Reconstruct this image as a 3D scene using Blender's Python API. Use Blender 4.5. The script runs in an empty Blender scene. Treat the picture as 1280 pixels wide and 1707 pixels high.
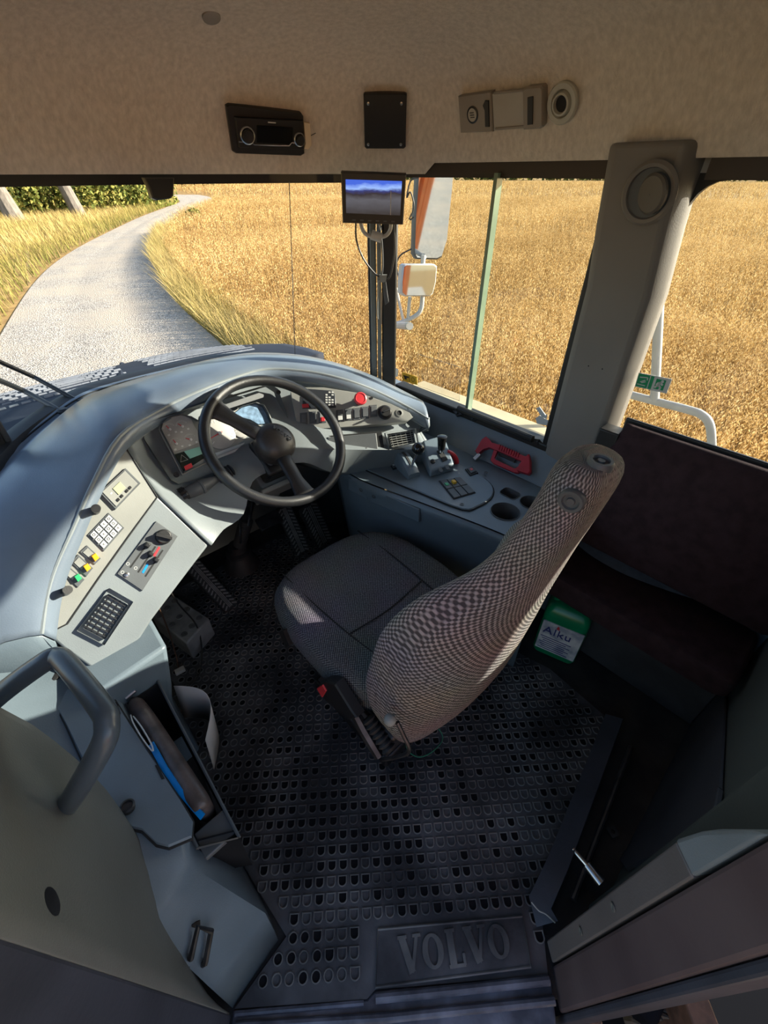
import bpy, math, random
import numpy as np
from mathutils import Vector, Matrix, noise as mnoise

random.seed(7)
rng = np.random.default_rng(11)
SC = bpy.context.scene
COL = SC.collection
pi = math.pi

# ------------------------------------------------------------------ camera
EYE = 1.5                                   # eye height above the cab floor, metres
PITCH = math.radians(38.06)
FPX = 722.0                                 # focal length in pixels of a 1280 px wide frame
camd = bpy.data.cameras.new('camera')
camd.sensor_fit = 'HORIZONTAL'
camd.sensor_width = 36.0
camd.lens = 36.0 * FPX / 1280.0
camd.clip_start = 0.02
camd.clip_end = 2000
cam = bpy.data.objects.new('camera', camd)
COL.objects.link(cam)
cam.location = (0, 0, EYE)
cam.rotation_euler = (pi / 2 - PITCH, 0, 0)
SC.camera = cam

# ------------------------------------------------------------------ light
SUN_EL = math.radians(21.5)
SUN_AZ = math.radians(34)                   # from the cab's right side round towards its rear
CF = Vector((-.682, .7314, 0))              # cab forward
CR = Vector((.7314, .682, 0))               # cab right
sd = (CR * math.cos(SUN_AZ) - CF * math.sin(SUN_AZ)) * math.cos(SUN_EL) + Vector((0, 0, math.sin(SUN_EL)))
sund = bpy.data.lights.new('sun', 'SUN')
sund.energy = 10.5
sund.angle = math.radians(.55)
sund.color = (1, .90, .76)
suno = bpy.data.objects.new('sun', sund)
COL.objects.link(suno)
suno.rotation_euler = sd.to_track_quat('Z', 'Y').to_euler()
suno.location = (8, 0, 8)

world = bpy.data.worlds.new('sky')
SC.world = world
world.use_nodes = True
wn = world.node_tree.nodes
wl = world.node_tree.links
wn.clear()
wo = wn.new('ShaderNodeOutputWorld')
wb = wn.new('ShaderNodeBackground')
ws = wn.new('ShaderNodeTexSky')
ws.sky_type = 'NISHITA'
ws.sun_disc = False
ws.sun_elevation = SUN_EL
ws.sun_rotation = math.atan2(sd.x, sd.y)
ws.air_density = 1.0
ws.dust_density = 1.5
ws.ozone_density = 1.2
wb.inputs[1].default_value = 0.235
wl.new(ws.outputs[0], wb.inputs[0])
wl.new(wb.outputs[0], wo.inputs[0])

SC.view_settings.view_transform = 'Standard'
SC.view_settings.look = 'None'
SC.view_settings.exposure = 0.58
SC.view_settings.gamma = 1
SC.view_settings.use_curve_mapping = False
SC.cycles.max_bounces = 10
SC.cycles.diffuse_bounces = 5
SC.cycles.transparent_max_bounces = 16
SC.cycles.use_denoising = True
SC.cycles.sample_clamp_indirect = 6

# ------------------------------------------------------------------ where things stand
cp, sp = math.cos(PITCH), math.sin(PITCH)


def ray(px, py):
    u, v = px - 640.0, 853.5 - py
    return Vector((u, FPX * cp + v * sp, -FPX * sp + v * cp))


EYEP = Vector((0, 0, EYE))


def pz(px, py, z):                          # the point of a level plane that is seen there
    d = ray(px, py)
    return EYEP + d * ((z - EYE) / d.z)


def pl(px, py, P):                          # the same for any plane (point, normal)
    d = ray(px, py)
    return EYEP + d * ((P[0] - EYEP).dot(P[1]) / d.dot(P[1]))


def pd(px, py, r):                          # at a horizontal distance r
    d = ray(px, py)
    return EYEP + d * (r / math.hypot(d.x, d.y))


def cab(f, r, z=0):                         # cab coordinates: forward, right, up
    return CF * f + CR * r + Vector((0, 0, z))


def tocab(p):
    return (p.dot(CF), p.dot(CR), p.z)


def cabdir(f, r, z):
    return (CF * f + CR * r + Vector((0, 0, z))).normalized()


# ------------------------------------------------------------------ mesh helpers: a geo is (verts, faces)
W = {}


def join(*gs):
    V, F = [], []
    for v, f in gs:
        o = len(V)
        V += list(v)
        F += [tuple(i + o for i in q) for q in f]
    return V, F


def fr(o, x, n):                            # frame: origin, x direction, normal
    n = Vector(n).normalized()
    x = Vector(x)
    x = (x - n * x.dot(n)).normalized()
    y = n.cross(x)
    return Matrix(((x.x, y.x, n.x, o[0]), (x.y, y.y, n.y, o[1]), (x.z, y.z, n.z, o[2]), (0, 0, 0, 1)))


def frp(P, a, b):                           # frame on plane P from pixel a towards pixel b
    A, B = pl(*a, P), pl(*b, P)
    return fr(A, B - A, P[1])


def T(M, g):
    return [M @ Vector(p) for p in g[0]], g[1]


def box(x0, x1, y0, y1, z0, z1, tx=0, ty=0):  # tx,ty: taper of the top
    v = [(x0, y0, z0), (x1, y0, z0), (x1, y1, z0), (x0, y1, z0), (x0 + tx, y0 + ty, z1), (x1 - tx, y0 + ty, z1), (x1 - tx, y1 - ty, z1), (x0 + tx, y1 - ty, z1)]
    return v, [(3, 2, 1, 0), (4, 5, 6, 7), (0, 1, 5, 4), (1, 2, 6, 5), (2, 3, 7, 6), (3, 0, 4, 7)]


def cbox(cx, cy, w, h, z0, z1, tx=0, ty=0):
    return box(cx - w / 2, cx + w / 2, cy - h / 2, cy + h / 2, z0, z1, tx, ty)


def rrect(w, h, r, n=5, cx=0, cy=0):
    P = []
    for k, (sx, sy) in enumerate(((1, 1), (-1, 1), (-1, -1), (1, -1))):
        for i in range(n + 1):
            a = (k + i / n) * pi / 2
            P.append((cx + sx * (w / 2 - r) + r * math.cos(a), cy + sy * (h / 2 - r) + r * math.sin(a)))
    return P


def circ(r, n=20, cx=0, cy=0, ry=None):
    ry = ry or r
    return [(cx + r * math.cos(2 * pi * i / n), cy + ry * math.sin(2 * pi * i / n)) for i in range(n)]


def prism(P, z0, z1, inset=0, bottom=True):   # extruded 2-D outline, top shrunk by inset
    n = len(P)
    c = (sum(p[0] for p in P) / n, sum(p[1] for p in P) / n)

    def ins(p):
        d = math.hypot(p[0] - c[0], p[1] - c[1]) or 1
        k = max(0, 1 - inset / d)
        return c[0] + (p[0] - c[0]) * k, c[1] + (p[1] - c[1]) * k
    v = [(p[0], p[1], z0) for p in P]
    if inset:
        v += [(p[0], p[1], z1 - inset) for p in P]
    v += [(*ins(p), z1) for p in P]
    L = len(v) // n
    f = []
    for k in range(L - 1):
        f += [(k * n + i, k * n + (i + 1) % n, (k + 1) * n + (i + 1) % n, (k + 1) * n + i) for i in range(n)]
    f.append(tuple(range((L - 1) * n, L * n)))
    if bottom:
        f.append(tuple(reversed(range(n))))
    return v, f


def ringp(P, Q, z0, z1):                    # a frame between the outlines P (outer) and Q (inner)
    n = len(P)
    v = [(*p, z0) for p in P] + [(*p, z1) for p in P] + [(*q, z1) for q in Q] + [(*q, z0) for q in Q]
    f = []
    for k in range(4):
        a, b = k * n, ((k + 1) % 4) * n
        f += [(a + i, a + (i + 1) % n, b + (i + 1) % n, b + i) for i in range(n)]
    return v, f


def lathe(prof, n=20, cap=True):            # profile [(r, z)]
    v = [(r * math.cos(2 * pi * i / n), r * math.sin(2 * pi * i / n), z) for r, z in prof for i in range(n)]
    f = []
    for k in range(len(prof) - 1):
        f += [(k * n + i, k * n + (i + 1) % n, (k + 1) * n + (i + 1) % n, (k + 1) * n + i) for i in range(n)]
    if cap:
        f.append(tuple(reversed(range(n))))
        f.append(tuple(range((len(prof) - 1) * n, len(prof) * n)))
    return v, f


def loft(rows, closed=False, capends=False):
    m = len(rows[0])
    v = [Vector(p) for r in rows for p in r]
    f = []
    for k in range(len(rows) - 1):
        for i in range(m if closed else m - 1):
            j = (i + 1) % m
            f.append((k * m + i, k * m + j, (k + 1) * m + j, (k + 1) * m + i))
    if capends:
        f.append(tuple(reversed(range(m))))
        f.append(tuple(range((len(rows) - 1) * m, len(rows) * m)))
    return v, f


def smoothp(pts, k=6, closed=False):        # Catmull-Rom through points
    P = [Vector(p) for p in pts]
    n = len(P)
    out = []
    rg = range(n if closed else n - 1)
    for i in rg:
        if closed:
            a, b, c, d = P[(i - 1) % n], P[i], P[(i + 1) % n], P[(i + 2) % n]
        else:
            a, b, c, d = P[max(i - 1, 0)], P[i], P[i + 1], P[min(i + 2, n - 1)]
        for s in range(k):
            t = s / k
            out.append(.5 * (2 * b + (c - a) * t + (2 * a - 5 * b + 4 * c - d) * t * t + (3 * b - a - 3 * c + d) * t ** 3))
    if not closed:
        out.append(P[-1])
    return out


def tube(pts, r, n=8, closed=False, cap=True):
    P = [Vector(p) for p in pts]
    m = len(P)
    R = r if hasattr(r, '__len__') else [r] * m
    tang = []
    for i in range(m):
        if closed:
            t = P[(i + 1) % m] - P[i - 1]
        else:
            t = P[min(i + 1, m - 1)] - P[max(i - 1, 0)]
        tang.append(t.normalized() if t.length > 1e-9 else Vector((0, 0, 1)))
    a = Vector((0, 0, 1)) if abs(tang[0].z) < .9 else Vector((1, 0, 0))
    u = (a - tang[0] * a.dot(tang[0])).normalized()
    rows = []
    for i in range(m):
        u = (u - tang[i] * u.dot(tang[i])).normalized()
        w = tang[i].cross(u)
        rows.append([P[i] + (u * math.cos(2 * pi * k / n) + w * math.sin(2 * pi * k / n)) * R[i] for k in range(n)])
    if closed:
        rows.append(rows[0])
        return loft(rows, True)
    return loft(rows, True, cap)


def strap(pts, w, t, side):                 # a flat band along points; side: its width direction(s)
    P = [Vector(p) for p in pts]
    rows = []
    for i in range(len(P)):
        tg = (P[min(i + 1, len(P) - 1)] - P[max(i - 1, 0)]).normalized()
        s = Vector(side[i] if isinstance(side, list) else side)
        s = (s - tg * s.dot(tg)).normalized()
        n = tg.cross(s)
        rows.append([P[i] + s * w / 2 + n * t / 2, P[i] - s * w / 2 + n * t / 2, P[i] - s * w / 2 - n * t / 2, P[i] + s * w / 2 - n * t / 2])
    return loft(rows, True, True)


def poly3(P, n, t):                         # slab: 3-D outline, thickened along -n by t
    m = len(P)
    n = Vector(n).normalized()
    v = [Vector(p) for p in P] + [Vector(p) - n * t for p in P]
    f = [tuple(range(m)), tuple(reversed(range(m, 2 * m)))] + [(i, i + m, (i + 1) % m + m, (i + 1) % m) for i in range(m)]
    return v, f


def mk(name, g, mat, parent=None, smooth=35, bevel=0, sub=0, solid=0, kind=None, segs=2):
    V, F = g
    A = np.array([tuple(p) for p in V], dtype=float)
    c = Vector((A.min(0) + A.max(0)) / 2)
    me = bpy.data.meshes.new(name)
    me.from_pydata([tuple(Vector(p) - c) for p in V], [], F)
    me.materials.append(mat)
    o = bpy.data.objects.new(name, me)
    COL.objects.link(o)
    if smooth:
        me.polygons.foreach_set('use_smooth', [True] * len(me.polygons))
        if smooth < 180:
            me.set_sharp_from_angle(angle=math.radians(smooth))
    W[o.name] = c
    if parent is not None:
        o.parent = parent
        o.location = c - W[parent.name]
    else:
        o.location = c
    if solid:
        m = o.modifiers.new('solid', 'SOLIDIFY')
        m.thickness = abs(solid)
        m.offset = -1 if solid > 0 else 1
    if bevel:
        m = o.modifiers.new('bevel', 'BEVEL')
        m.width = bevel
        m.segments = segs
        m.limit_method = 'ANGLE'
        m.angle_limit = math.radians(40)
        m.harden_normals = False
    if sub:
        m = o.modifiers.new('sub', 'SUBSURF')
        m.levels = m.render_levels = sub
    if kind:
        o['kind'] = kind
    return o


def tag(o, label, cat, group=None):
    o['label'] = label
    o['category'] = cat
    if group:
        o['group'] = group
    return o


def thing(name, label, cat, loc, group=None):
    o = bpy.data.objects.new(name, None)
    COL.objects.link(o)
    o.empty_display_size = .05
    o.location = loc
    W[o.name] = Vector(loc)
    return tag(o, label, cat, group)


def struct(name, g, mat, **k):
    return mk(name, g, mat, kind='structure', **k)


def uvm(o, uvs):                            # per-vertex uv list
    me = o.data
    l = me.uv_layers.new(name='uv')
    idx = np.zeros(len(me.loops), dtype=np.int32)
    me.loops.foreach_get('vertex_index', idx)
    l.data.foreach_set('uv', np.array(uvs, dtype=np.float32)[idx].ravel())


# ------------------------------------------------------------------ lettering (built first, while the scene is still empty)
def lettering(body, size, depth, font_shear=0):
    cu = bpy.data.curves.new('lettering', 'FONT')
    cu.body = body
    cu.size = size
    cu.extrude = depth / 2
    cu.align_x, cu.align_y = 'CENTER', 'CENTER'
    cu.resolution_u = 3
    cu.space_character = 1.1
    ob = bpy.data.objects.new('lettering', cu)
    COL.objects.link(ob)
    dg = bpy.context.evaluated_depsgraph_get()
    me = bpy.data.meshes.new_from_object(ob.evaluated_get(dg))
    g = ([v.co.copy() for v in me.vertices], [tuple(p.vertices) for p in me.polygons])
    bpy.data.objects.remove(ob)
    bpy.data.curves.remove(cu)
    bpy.data.meshes.remove(me)
    return g


TXT = {k: lettering(k, 1, .1) for k in ('Alku', 'X', 'ON', 'OFF')}


def bar2(x0, y0, x1, y1, w):                # a straight stroke as a 2-D quad
    d = Vector((x1 - x0, y1 - y0)).normalized()
    n = Vector((-d.y, d.x)) * w / 2
    return [(x0 + n.x, y0 + n.y), (x0 - n.x, y0 - n.y), (x1 - n.x, y1 - n.y), (x1 + n.x, y1 + n.y)]


def slab_letter(ch, h, w, t, z0, z1):       # slab-serif capitals for the embossed word
    s = t * .38
    if ch == 'O':
        return ringp(circ(w / 2, 24, 0, h / 2, h / 2), circ(w / 2 - t * .85, 24, 0, h / 2, h / 2 - s), z0, z1)
    if ch == 'V':
        return join(prism(bar2(-w * .36, h, 0, 0, t), z0, z1), prism(bar2(w * .36, h, 0, 0, s * 1.2), z0, z1 - .0002), prism(bar2(-w * .55, h, -w * .12, h, s), z0, z1 - .0004), prism(bar2(w * .16, h, w * .55, h, s), z0, z1 - .0004))
    return join(prism(bar2(-w * .2, 0, -w * .2, h, t), z0, z1), prism(bar2(-w * .45, 0, w * .45, 0, s), z0, z1 - .0002), prism(bar2(w * .42, 0, w * .42, h * .32, s), z0, z1 - .0004), prism(bar2(-w * .45, h, w * .1, h, s), z0, z1 - .0004))


def wordmark(h, adv, t, z0, z1):
    g = []
    for i, ch in enumerate('VOLVO'):
        v, f = slab_letter(ch, h, adv * (.95 if ch != 'L' else .8), t, z0, z1)
        g.append(([(p[0] + (i - 2) * adv, p[1] - h / 2, p[2]) for p in v], f))
    return join(*g)


# ------------------------------------------------------------------ materials
def newmat(name):
    m = bpy.data.materials.new(name)
    m.use_nodes = True
    nt = m.node_tree
    return m, nt.nodes, nt.links, nt.nodes['Principled BSDF']


def pm(name, col, rough=.5, var=.0, scale=8, bump=0, bscale=60, metal=0, col2=None, coat=0, detail=4, lo=.35, hi=.65, spec=.5, stretch=None):
    m, N, L, B = newmat(name)
    B.inputs['Roughness'].default_value = rough
    B.inputs['Metallic'].default_value = metal
    B.inputs['Specular IOR Level'].default_value = spec
    if coat:
        B.inputs['Coat Weight'].default_value = coat
        B.inputs['Coat Roughness'].default_value = .15
    tc = N.new('ShaderNodeTexCoord')
    src = tc.outputs['Object']
    if stretch:
        mp = N.new('ShaderNodeMapping')
        mp.inputs['Scale'].default_value = stretch
        L.new(src, mp.inputs[0])
        src = mp.outputs[0]
    if var or col2:
        nz = N.new('ShaderNodeTexNoise')
        nz.inputs['Scale'].default_value = scale
        nz.inputs['Detail'].default_value = detail
        rp = N.new('ShaderNodeValToRGB')
        c2 = col2 or tuple(min(1, c * (1 + var)) for c in col)
        c1 = col if col2 else tuple(c * (1 - var) for c in col)
        rp.color_ramp.elements[0].position = lo
        rp.color_ramp.elements[1].position = hi
        rp.color_ramp.elements[0].color = (*c1, 1)
        rp.color_ramp.elements[1].color = (*c2, 1)
        L.new(src, nz.inputs['Vector'])
        L.new(nz.outputs['Fac'], rp.inputs[0])
        L.new(rp.outputs[0], B.inputs['Base Color'])
    else:
        B.inputs['Base Color'].default_value = (*col, 1)
    if bump:
        n2 = N.new('ShaderNodeTexNoise')
        n2.inputs['Scale'].default_value = bscale
        n2.inputs['Detail'].default_value = 3
        bp = N.new('ShaderNodeBump')
        bp.inputs['Strength'].default_value = bump
        bp.inputs['Distance'].default_value = .004
        L.new(src, n2.inputs['Vector'])
        L.new(n2.outputs['Fac'], bp.inputs['Height'])
        L.new(bp.outputs[0], B.inputs['Normal'])
    return m


def emat(name, col, s):
    m, N, L, B = newmat(name)
    B.inputs['Base Color'].default_value = (*col, 1)
    B.inputs['Emission Color'].default_value = (*col, 1)
    B.inputs['Emission Strength'].default_value = s
    return m


def glassmat(name, tint=(1, 1, 1), refl=.05, film=0.0):
    m = bpy.data.materials.new(name)
    m.use_nodes = True
    N, L = m.node_tree.nodes, m.node_tree.links
    N.clear()
    out = N.new('ShaderNodeOutputMaterial')
    tr = N.new('ShaderNodeBsdfTransparent')
    tr.inputs[0].default_value = (*tint, 1)
    gl = N.new('ShaderNodeBsdfGlossy')
    gl.inputs['Roughness'].default_value = .01
    mx = N.new('ShaderNodeMixShader')
    lw = N.new('ShaderNodeLayerWeight')
    lw.inputs['Blend'].default_value = .12
    mu = N.new('ShaderNodeMath')
    mu.operation = 'MULTIPLY_ADD'
    mu.inputs[1].default_value = .5
    mu.inputs[2].default_value = refl * .4
    L.new(lw.outputs['Fresnel'], mu.inputs[0])
    L.new(mu.outputs[0], mx.inputs[0])
    L.new(tr.outputs[0], mx.inputs[1])
    L.new(gl.outputs[0], mx.inputs[2])
    last = mx
    if film:                                # a thin film of dust on the pane
        df = N.new('ShaderNodeBsdfDiffuse')
        df.inputs[0].default_value = (.6, .57, .5, 1)
        m2 = N.new('ShaderNodeMixShader')
        m2.inputs[0].default_value = film
        L.new(mx.outputs[0], m2.inputs[1])
        L.new(df.outputs[0], m2.inputs[2])
        last = m2
    L.new(last.outputs[0], out.inputs[0])
    return m


M = {}
M['dash'] = pm('dash_plastic', (.165, .188, .20), .42, .10, 5, .12, 400, spec=.5)
M['dashtop'] = pm('dash_top_plastic', (.120, .150, .19), .30, .14, 4, .10, 300)
M['panel'] = pm('grey_panel', (.225, .23, .215), .5, .10, 7, .1, 500)
M['panel2'] = pm('dark_grey_panel', (.075, .083, .09), .5, .12, 9, .1, 500)
M['trim'] = pm('trim_plastic', (.135, .14, .128), .5, .12, 4, .15, 350)
M['pillar'] = pm('pillar_trim', (.165, .150, .135), .55, .08, 3, .1, 400)
M['black'] = pm('black_plastic', (.012, .012, .013), .42, .1, 20, .05, 300)
M['rubber'] = pm('black_rubber', (.028, .028, .03), .62, .25, 12, .15, 120)
M['wheel'] = pm('wheel_grip', (.014, .015, .017), .36, .2, 14, .25, 500)
M['seam'] = pm('seam_shadow_gap', (.01, .011, .012), .8)
M['screw'] = pm('screw_metal', (.05, .055, .06), .35, metal=.7)
M['steel'] = pm('bare_steel', (.45, .46, .47), .28, .15, 30, metal=1)
M['chrome'] = pm('chrome', (.8, .82, .85), .1, metal=1)
M['darksteel'] = pm('dark_steel', (.06, .062, .068), .45, .3, 25, metal=.8)
M['white'] = pm('white_paint', (.42, .41, .39), .4, .06, 10)
M['key'] = pm('white_key', (.52, .53, .52), .4)
M['ink'] = pm('print_ink', (.02, .02, .022), .6)
M['lightink'] = pm('pale_print', (.55, .56, .55), .6)
M['red'] = pm('red_plastic', (.55, .035, .045), .35, .08, 10)
M['redtool'] = pm('red_tool_plastic', (.36, .022, .04), .4, .10, 20)
M['orange'] = pm('amber_lens', (.85, .36, .015), .3)
M['green'] = pm('green_lens', (.03, .36, .13), .3)
M['blue'] = pm('blue_plastic', (.0, .22, .62), .4)
M['bluegreen'] = pm('sign_green', (.0, .26, .10), .5)
M['yellow'] = pm('yellow_print', (.70, .42, .03), .5)
M['headliner'] = pm('felt_headliner', (.50, .445, .385), .95, .0, 90, .45, 260, col2=(.68, .61, .53), detail=8, lo=.25, hi=.75, spec=.1, stretch=(1, 1, .6))
M['plum'] = pm('plum_seat_cloth', (.033, .019, .022), .9, .2, 30, .3, 500, spec=.15)
M['belt'] = pm('belt_webbing', (.035, .042, .055), .7, .15, 60, .3, 700)
M['frame'] = pm('brown_door_frame', (.085, .060, .062), .38, .10, 6, .05, 80, col2=(.115, .085, .085))
M['navy'] = pm('dark_jamb_paint', (.040, .044, .058), .45, .2, 8, .1, 100)
M['blackframe'] = pm('window_rubber', (.010, .009, .008), .5, .2, 8)
M['darkbrown'] = pm('header_band', (.035, .026, .021), .5, .1, 5)
M['mat'] = pm('dusty_rubber_mat', (.028, .029, .034), .6, .0, 5, .25, 90, col2=(.135, .135, .145), detail=8, lo=.42, hi=.75)
M['matrim'] = pm('dusty_mat_rims', (.035, .036, .04), .7, .0, 5, .2, 120, col2=(.21, .205, .195), detail=7, lo=.38, hi=.66)
M['floor'] = pm('dirty_floor', (.012, .012, .014), .7, .0, 9, .3, 60, col2=(.04, .036, .033))
M['sill'] = pm('worn_sill_paint', (.05, .054, .072), .4, .0, 14, .15, 90, col2=(.19, .20, .25), detail=8, lo=.4, hi=.75)
M['rearwall'] = pm('rear_wall_paint', (.060, .073, .068), .6, .12, 3, .1, 200)
M['flap'] = pm('grey_flap', (.038, .042, .052), .6, .15, 5)
M['pedal'] = pm('pedal_rubber', (.2, .2, .2), .6, .3, 14, .2, 200)
M['paper'] = pm('paper', (.45, .43, .40), .8, .05, 9)
M['tape'] = pm('masking_tape', (.62, .50, .34), .7, .1, 12)
M['hood'] = pm('hood_paint', (.018, .024, .038), .75, .1, 3, spec=.2)
M['hoodmesh'] = pm('hood_mesh', (.13, .15, .18), .6, .2, 12, spec=.3)
M['hole'] = pm('mesh_hole', (.008, .009, .012), .9, spec=.02)
M['rust'] = pm('rusty_steel', (.10, .05, .032), .7, .3, 30, .3, 90)
M['bristle'] = pm('dirty_brush', (.10, .085, .07), .8, .3, 30)
M['lens'] = pm('lamp_lens', (.36, .34, .30), .3, .05, 10)
M['lampgrey'] = pm('lamp_housing', (.25, .22, .19), .5, .05, 10)
M['wire'] = pm('wire_black', (.02, .018, .017), .5)
M['wireg'] = pm('wire_green', (.03, .22, .12), .5)
M['glass'] = glassmat('window_glass', (.97, .98, .97), .05)
M['glassg'] = glassmat('window_glass_side', (.95, .975, .96), .05)
M['glassedge'] = pm('green_glass_edge', (.15, .215, .15), .2, .15, 6)
M['mirror'] = pm('mirror_glass', (.66, .68, .69), .03, metal=1)
M['can'] = pm('green_can', (.0, .19, .075), .32, .1, 12)
M['canlabel'] = pm('worn_label', (.30, .31, .36), .6, .0, 22, col2=(.62, .60, .58), lo=.4, hi=.6)
M['labelink'] = pm('label_print', (.02, .03, .16), .6)
M['labelred'] = pm('label_red', (.5, .03, .04), .6)
M['greyplastic'] = pm('grey_console_plastic', (.125, .162, .192), .36, .10, 6, .12, 350)
M['handle'] = pm('handle_plastic', (.065, .085, .105), .32, .08, 8, .05, 300)
M['strip'] = pm('strip_trim_plastic', (.125, .112, .108), .5, .12, 4, .1, 300)
M['bezel'] = pm('bezel_plastic', (.105, .115, .12), .5, .1, 8, .1, 400)
M['pocketblack'] = pm('pocket_plastic', (.016, .016, .017), .9, spec=.05)
M['ring'] = pm('pale_ring', (.40, .39, .34), .5, .06, 10)
M['ledge'] = pm('pale_ledge', (.44, .37, .24), .6, .1, 6)


def weavemat(name, cdark, clight, s=150.0, rough=.9, amt=.55):
    m, N, L, B = newmat(name)
    B.inputs['Roughness'].default_value = rough
    B.inputs['Specular IOR Level'].default_value = .15
    uv = N.new('ShaderNodeUVMap')
    sep = N.new('ShaderNodeSeparateXYZ')
    L.new(uv.outputs[0], sep.inputs[0])

    def sn(sock, k, ph=0.0):
        a = N.new('ShaderNodeMath')
        a.operation = 'MULTIPLY_ADD'
        a.inputs[1].default_value = k
        a.inputs[2].default_value = ph
        L.new(sock, a.inputs[0])
        b = N.new('ShaderNodeMath')
        b.operation = 'SINE'
        L.new(a.outputs[0], b.inputs[0])
        return b.outputs[0]
    k = 2 * pi * s
    p = N.new('ShaderNodeMath')
    p.operation = 'MULTIPLY'
    L.new(sn(sep.outputs[0], k), p.inputs[0])
    L.new(sn(sep.outputs[1], k), p.inputs[1])
    nz = N.new('ShaderNodeTexNoise')
    nz.inputs['Scale'].default_value = s * 1.6
    nz.inputs['Detail'].default_value = 2
    L.new(uv.outputs[0], nz.inputs['Vector'])
    ad = N.new('ShaderNodeMath')
    ad.operation = 'MULTIPLY_ADD'
    ad.inputs[1].default_value = amt
    L.new(p.outputs[0], ad.inputs[0])
    L.new(nz.outputs['Fac'], ad.inputs[2])
    rp = N.new('ShaderNodeValToRGB')
    rp.color_ramp.elements[0].position = .35
    rp.color_ramp.elements[1].position = .85
    rp.color_ramp.elements[0].color = (*cdark, 1)
    rp.color_ramp.elements[1].color = (*clight, 1)
    L.new(ad.outputs[0], rp.inputs[0])
    n2 = N.new('ShaderNodeTexNoise')
    n2.inputs['Scale'].default_value = 7
    L.new(uv.outputs[0], n2.inputs['Vector'])
    mx = N.new('ShaderNodeMix')
    mx.data_type = 'RGBA'
    mx.blend_type = 'MULTIPLY'
    mx.inputs['Factor'].default_value = .5
    L.new(rp.outputs[0], mx.inputs['A'])
    L.new(n2.outputs['Color'], mx.inputs['B'])
    h = N.new('ShaderNodeHueSaturation')
    h.inputs['Saturation'].default_value = .75
    h.inputs['Value'].default_value = 1.5
    L.new(mx.outputs['Result'], h.inputs['Color'])
    L.new(h.outputs[0], B.inputs['Base Color'])
    bp = N.new('ShaderNodeBump')
    bp.inputs['Strength'].default_value = .6
    bp.inputs['Distance'].default_value = .002
    L.new(ad.outputs[0], bp.inputs['Height'])
    L.new(bp.outputs[0], B.inputs['Normal'])
    return m


M['weave'] = weavemat('seat_weave', (.055, .048, .048), (.29, .25, .235), 80)
M['weavefine'] = weavemat('seat_weave_fine', (.022, .026, .036), (.15, .155, .17), 130)
def inpoly(x, y, P):
    P = np.array(P)
    x0, y0 = P[:, 0], P[:, 1]
    x1, y1 = np.roll(x0, -1), np.roll(y0, -1)
    c = np.zeros(len(x), bool)
    for a, b, e, d in zip(x0, y0, x1, y1):
        m = ((b > y) != (d > y))
        with np.errstate(divide='ignore', invalid='ignore'):
            xi = (e - a) * (y - b) / (d - b + 1e-12) + a
        c ^= m & (x < xi)
    return c


# ================================================================== the setting: ground, road, cab shell
GZ = -1.9                                    # the ground lies below the cab floor


def gpt(px, py):
    return pz(px, py, GZ)


def gmat():
    m, N, L, B = newmat('field_soil')
    B.inputs['Roughness'].default_value = .95
    B.inputs['Specular IOR Level'].default_value = .1
    tc = N.new('ShaderNodeTexCoord')
    nz = N.new('ShaderNodeTexNoise')
    nz.inputs['Scale'].default_value = 1.3
    nz.inputs['Detail'].default_value = 8
    nz.inputs['Roughness'].default_value = .75
    L.new(tc.outputs['Object'], nz.inputs['Vector'])
    rp = N.new('ShaderNodeValToRGB')
    rp.color_ramp.elements[0].position = .35
    rp.color_ramp.elements[1].position = .65
    rp.color_ramp.elements[0].color = (.20, .12, .045, 1)
    rp.color_ramp.elements[1].color = (.42, .28, .11, 1)
    L.new(nz.outputs['Fac'], rp.inputs[0])
    L.new(rp.outputs[0], B.inputs['Base Color'])
    return m


M['soil'] = gmat()
S = 900
struct('ground', ([(-S, -S, GZ), (S, -S, GZ), (S, S, GZ), (-S, S, GZ)], [(0, 1, 2, 3)]), M['soil'], smooth=0)


def roadmat():
    m, N, L, B = newmat('gravel')
    B.inputs['Roughness'].default_value = .9
    tc = N.new('ShaderNodeTexCoord')
    vo = N.new('ShaderNodeTexVoronoi')
    vo.inputs['Scale'].default_value = 30
    L.new(tc.outputs['Object'], vo.inputs['Vector'])
    rp = N.new('ShaderNodeValToRGB')
    rp.color_ramp.elements[0].color = (.17, .155, .13, 1)
    rp.color_ramp.elements[1].color = (.56, .51, .43, 1)
    hs = N.new('ShaderNodeSeparateColor')
    L.new(vo.outputs['Color'], hs.inputs[0])
    L.new(hs.outputs[0], rp.inputs[0])
    nz = N.new('ShaderNodeTexNoise')
    nz.inputs['Scale'].default_value = .55
    nz.inputs['Detail'].default_value = 5
    L.new(tc.outputs['Object'], nz.inputs['Vector'])
    r2 = N.new('ShaderNodeValToRGB')
    r2.color_ramp.elements[0].position = .42
    r2.color_ramp.elements[1].position = .62
    r2.color_ramp.elements[0].color = (0, 0, 0, 1)
    r2.color_ramp.elements[1].color = (.85, .85, .85, 1)
    L.new(nz.outputs['Fac'], r2.inputs[0])
    mx = N.new('ShaderNodeMix')
    mx.data_type = 'RGBA'
    L.new(r2.outputs[0], mx.inputs['Factor'])
    L.new(rp.outputs[0], mx.inputs['A'])
    mx.inputs['B'].default_value = (.45, .385, .30, 1)
    L.new(mx.outputs['Result'], B.inputs['Base Color'])
    bp = N.new('ShaderNodeBump')
    bp.inputs['Strength'].default_value = .7
    bp.inputs['Distance'].default_value = .03
    L.new(vo.outputs['Distance'], bp.inputs['Height'])
    L.new(bp.outputs[0], B.inputs['Normal'])
    return m


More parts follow.
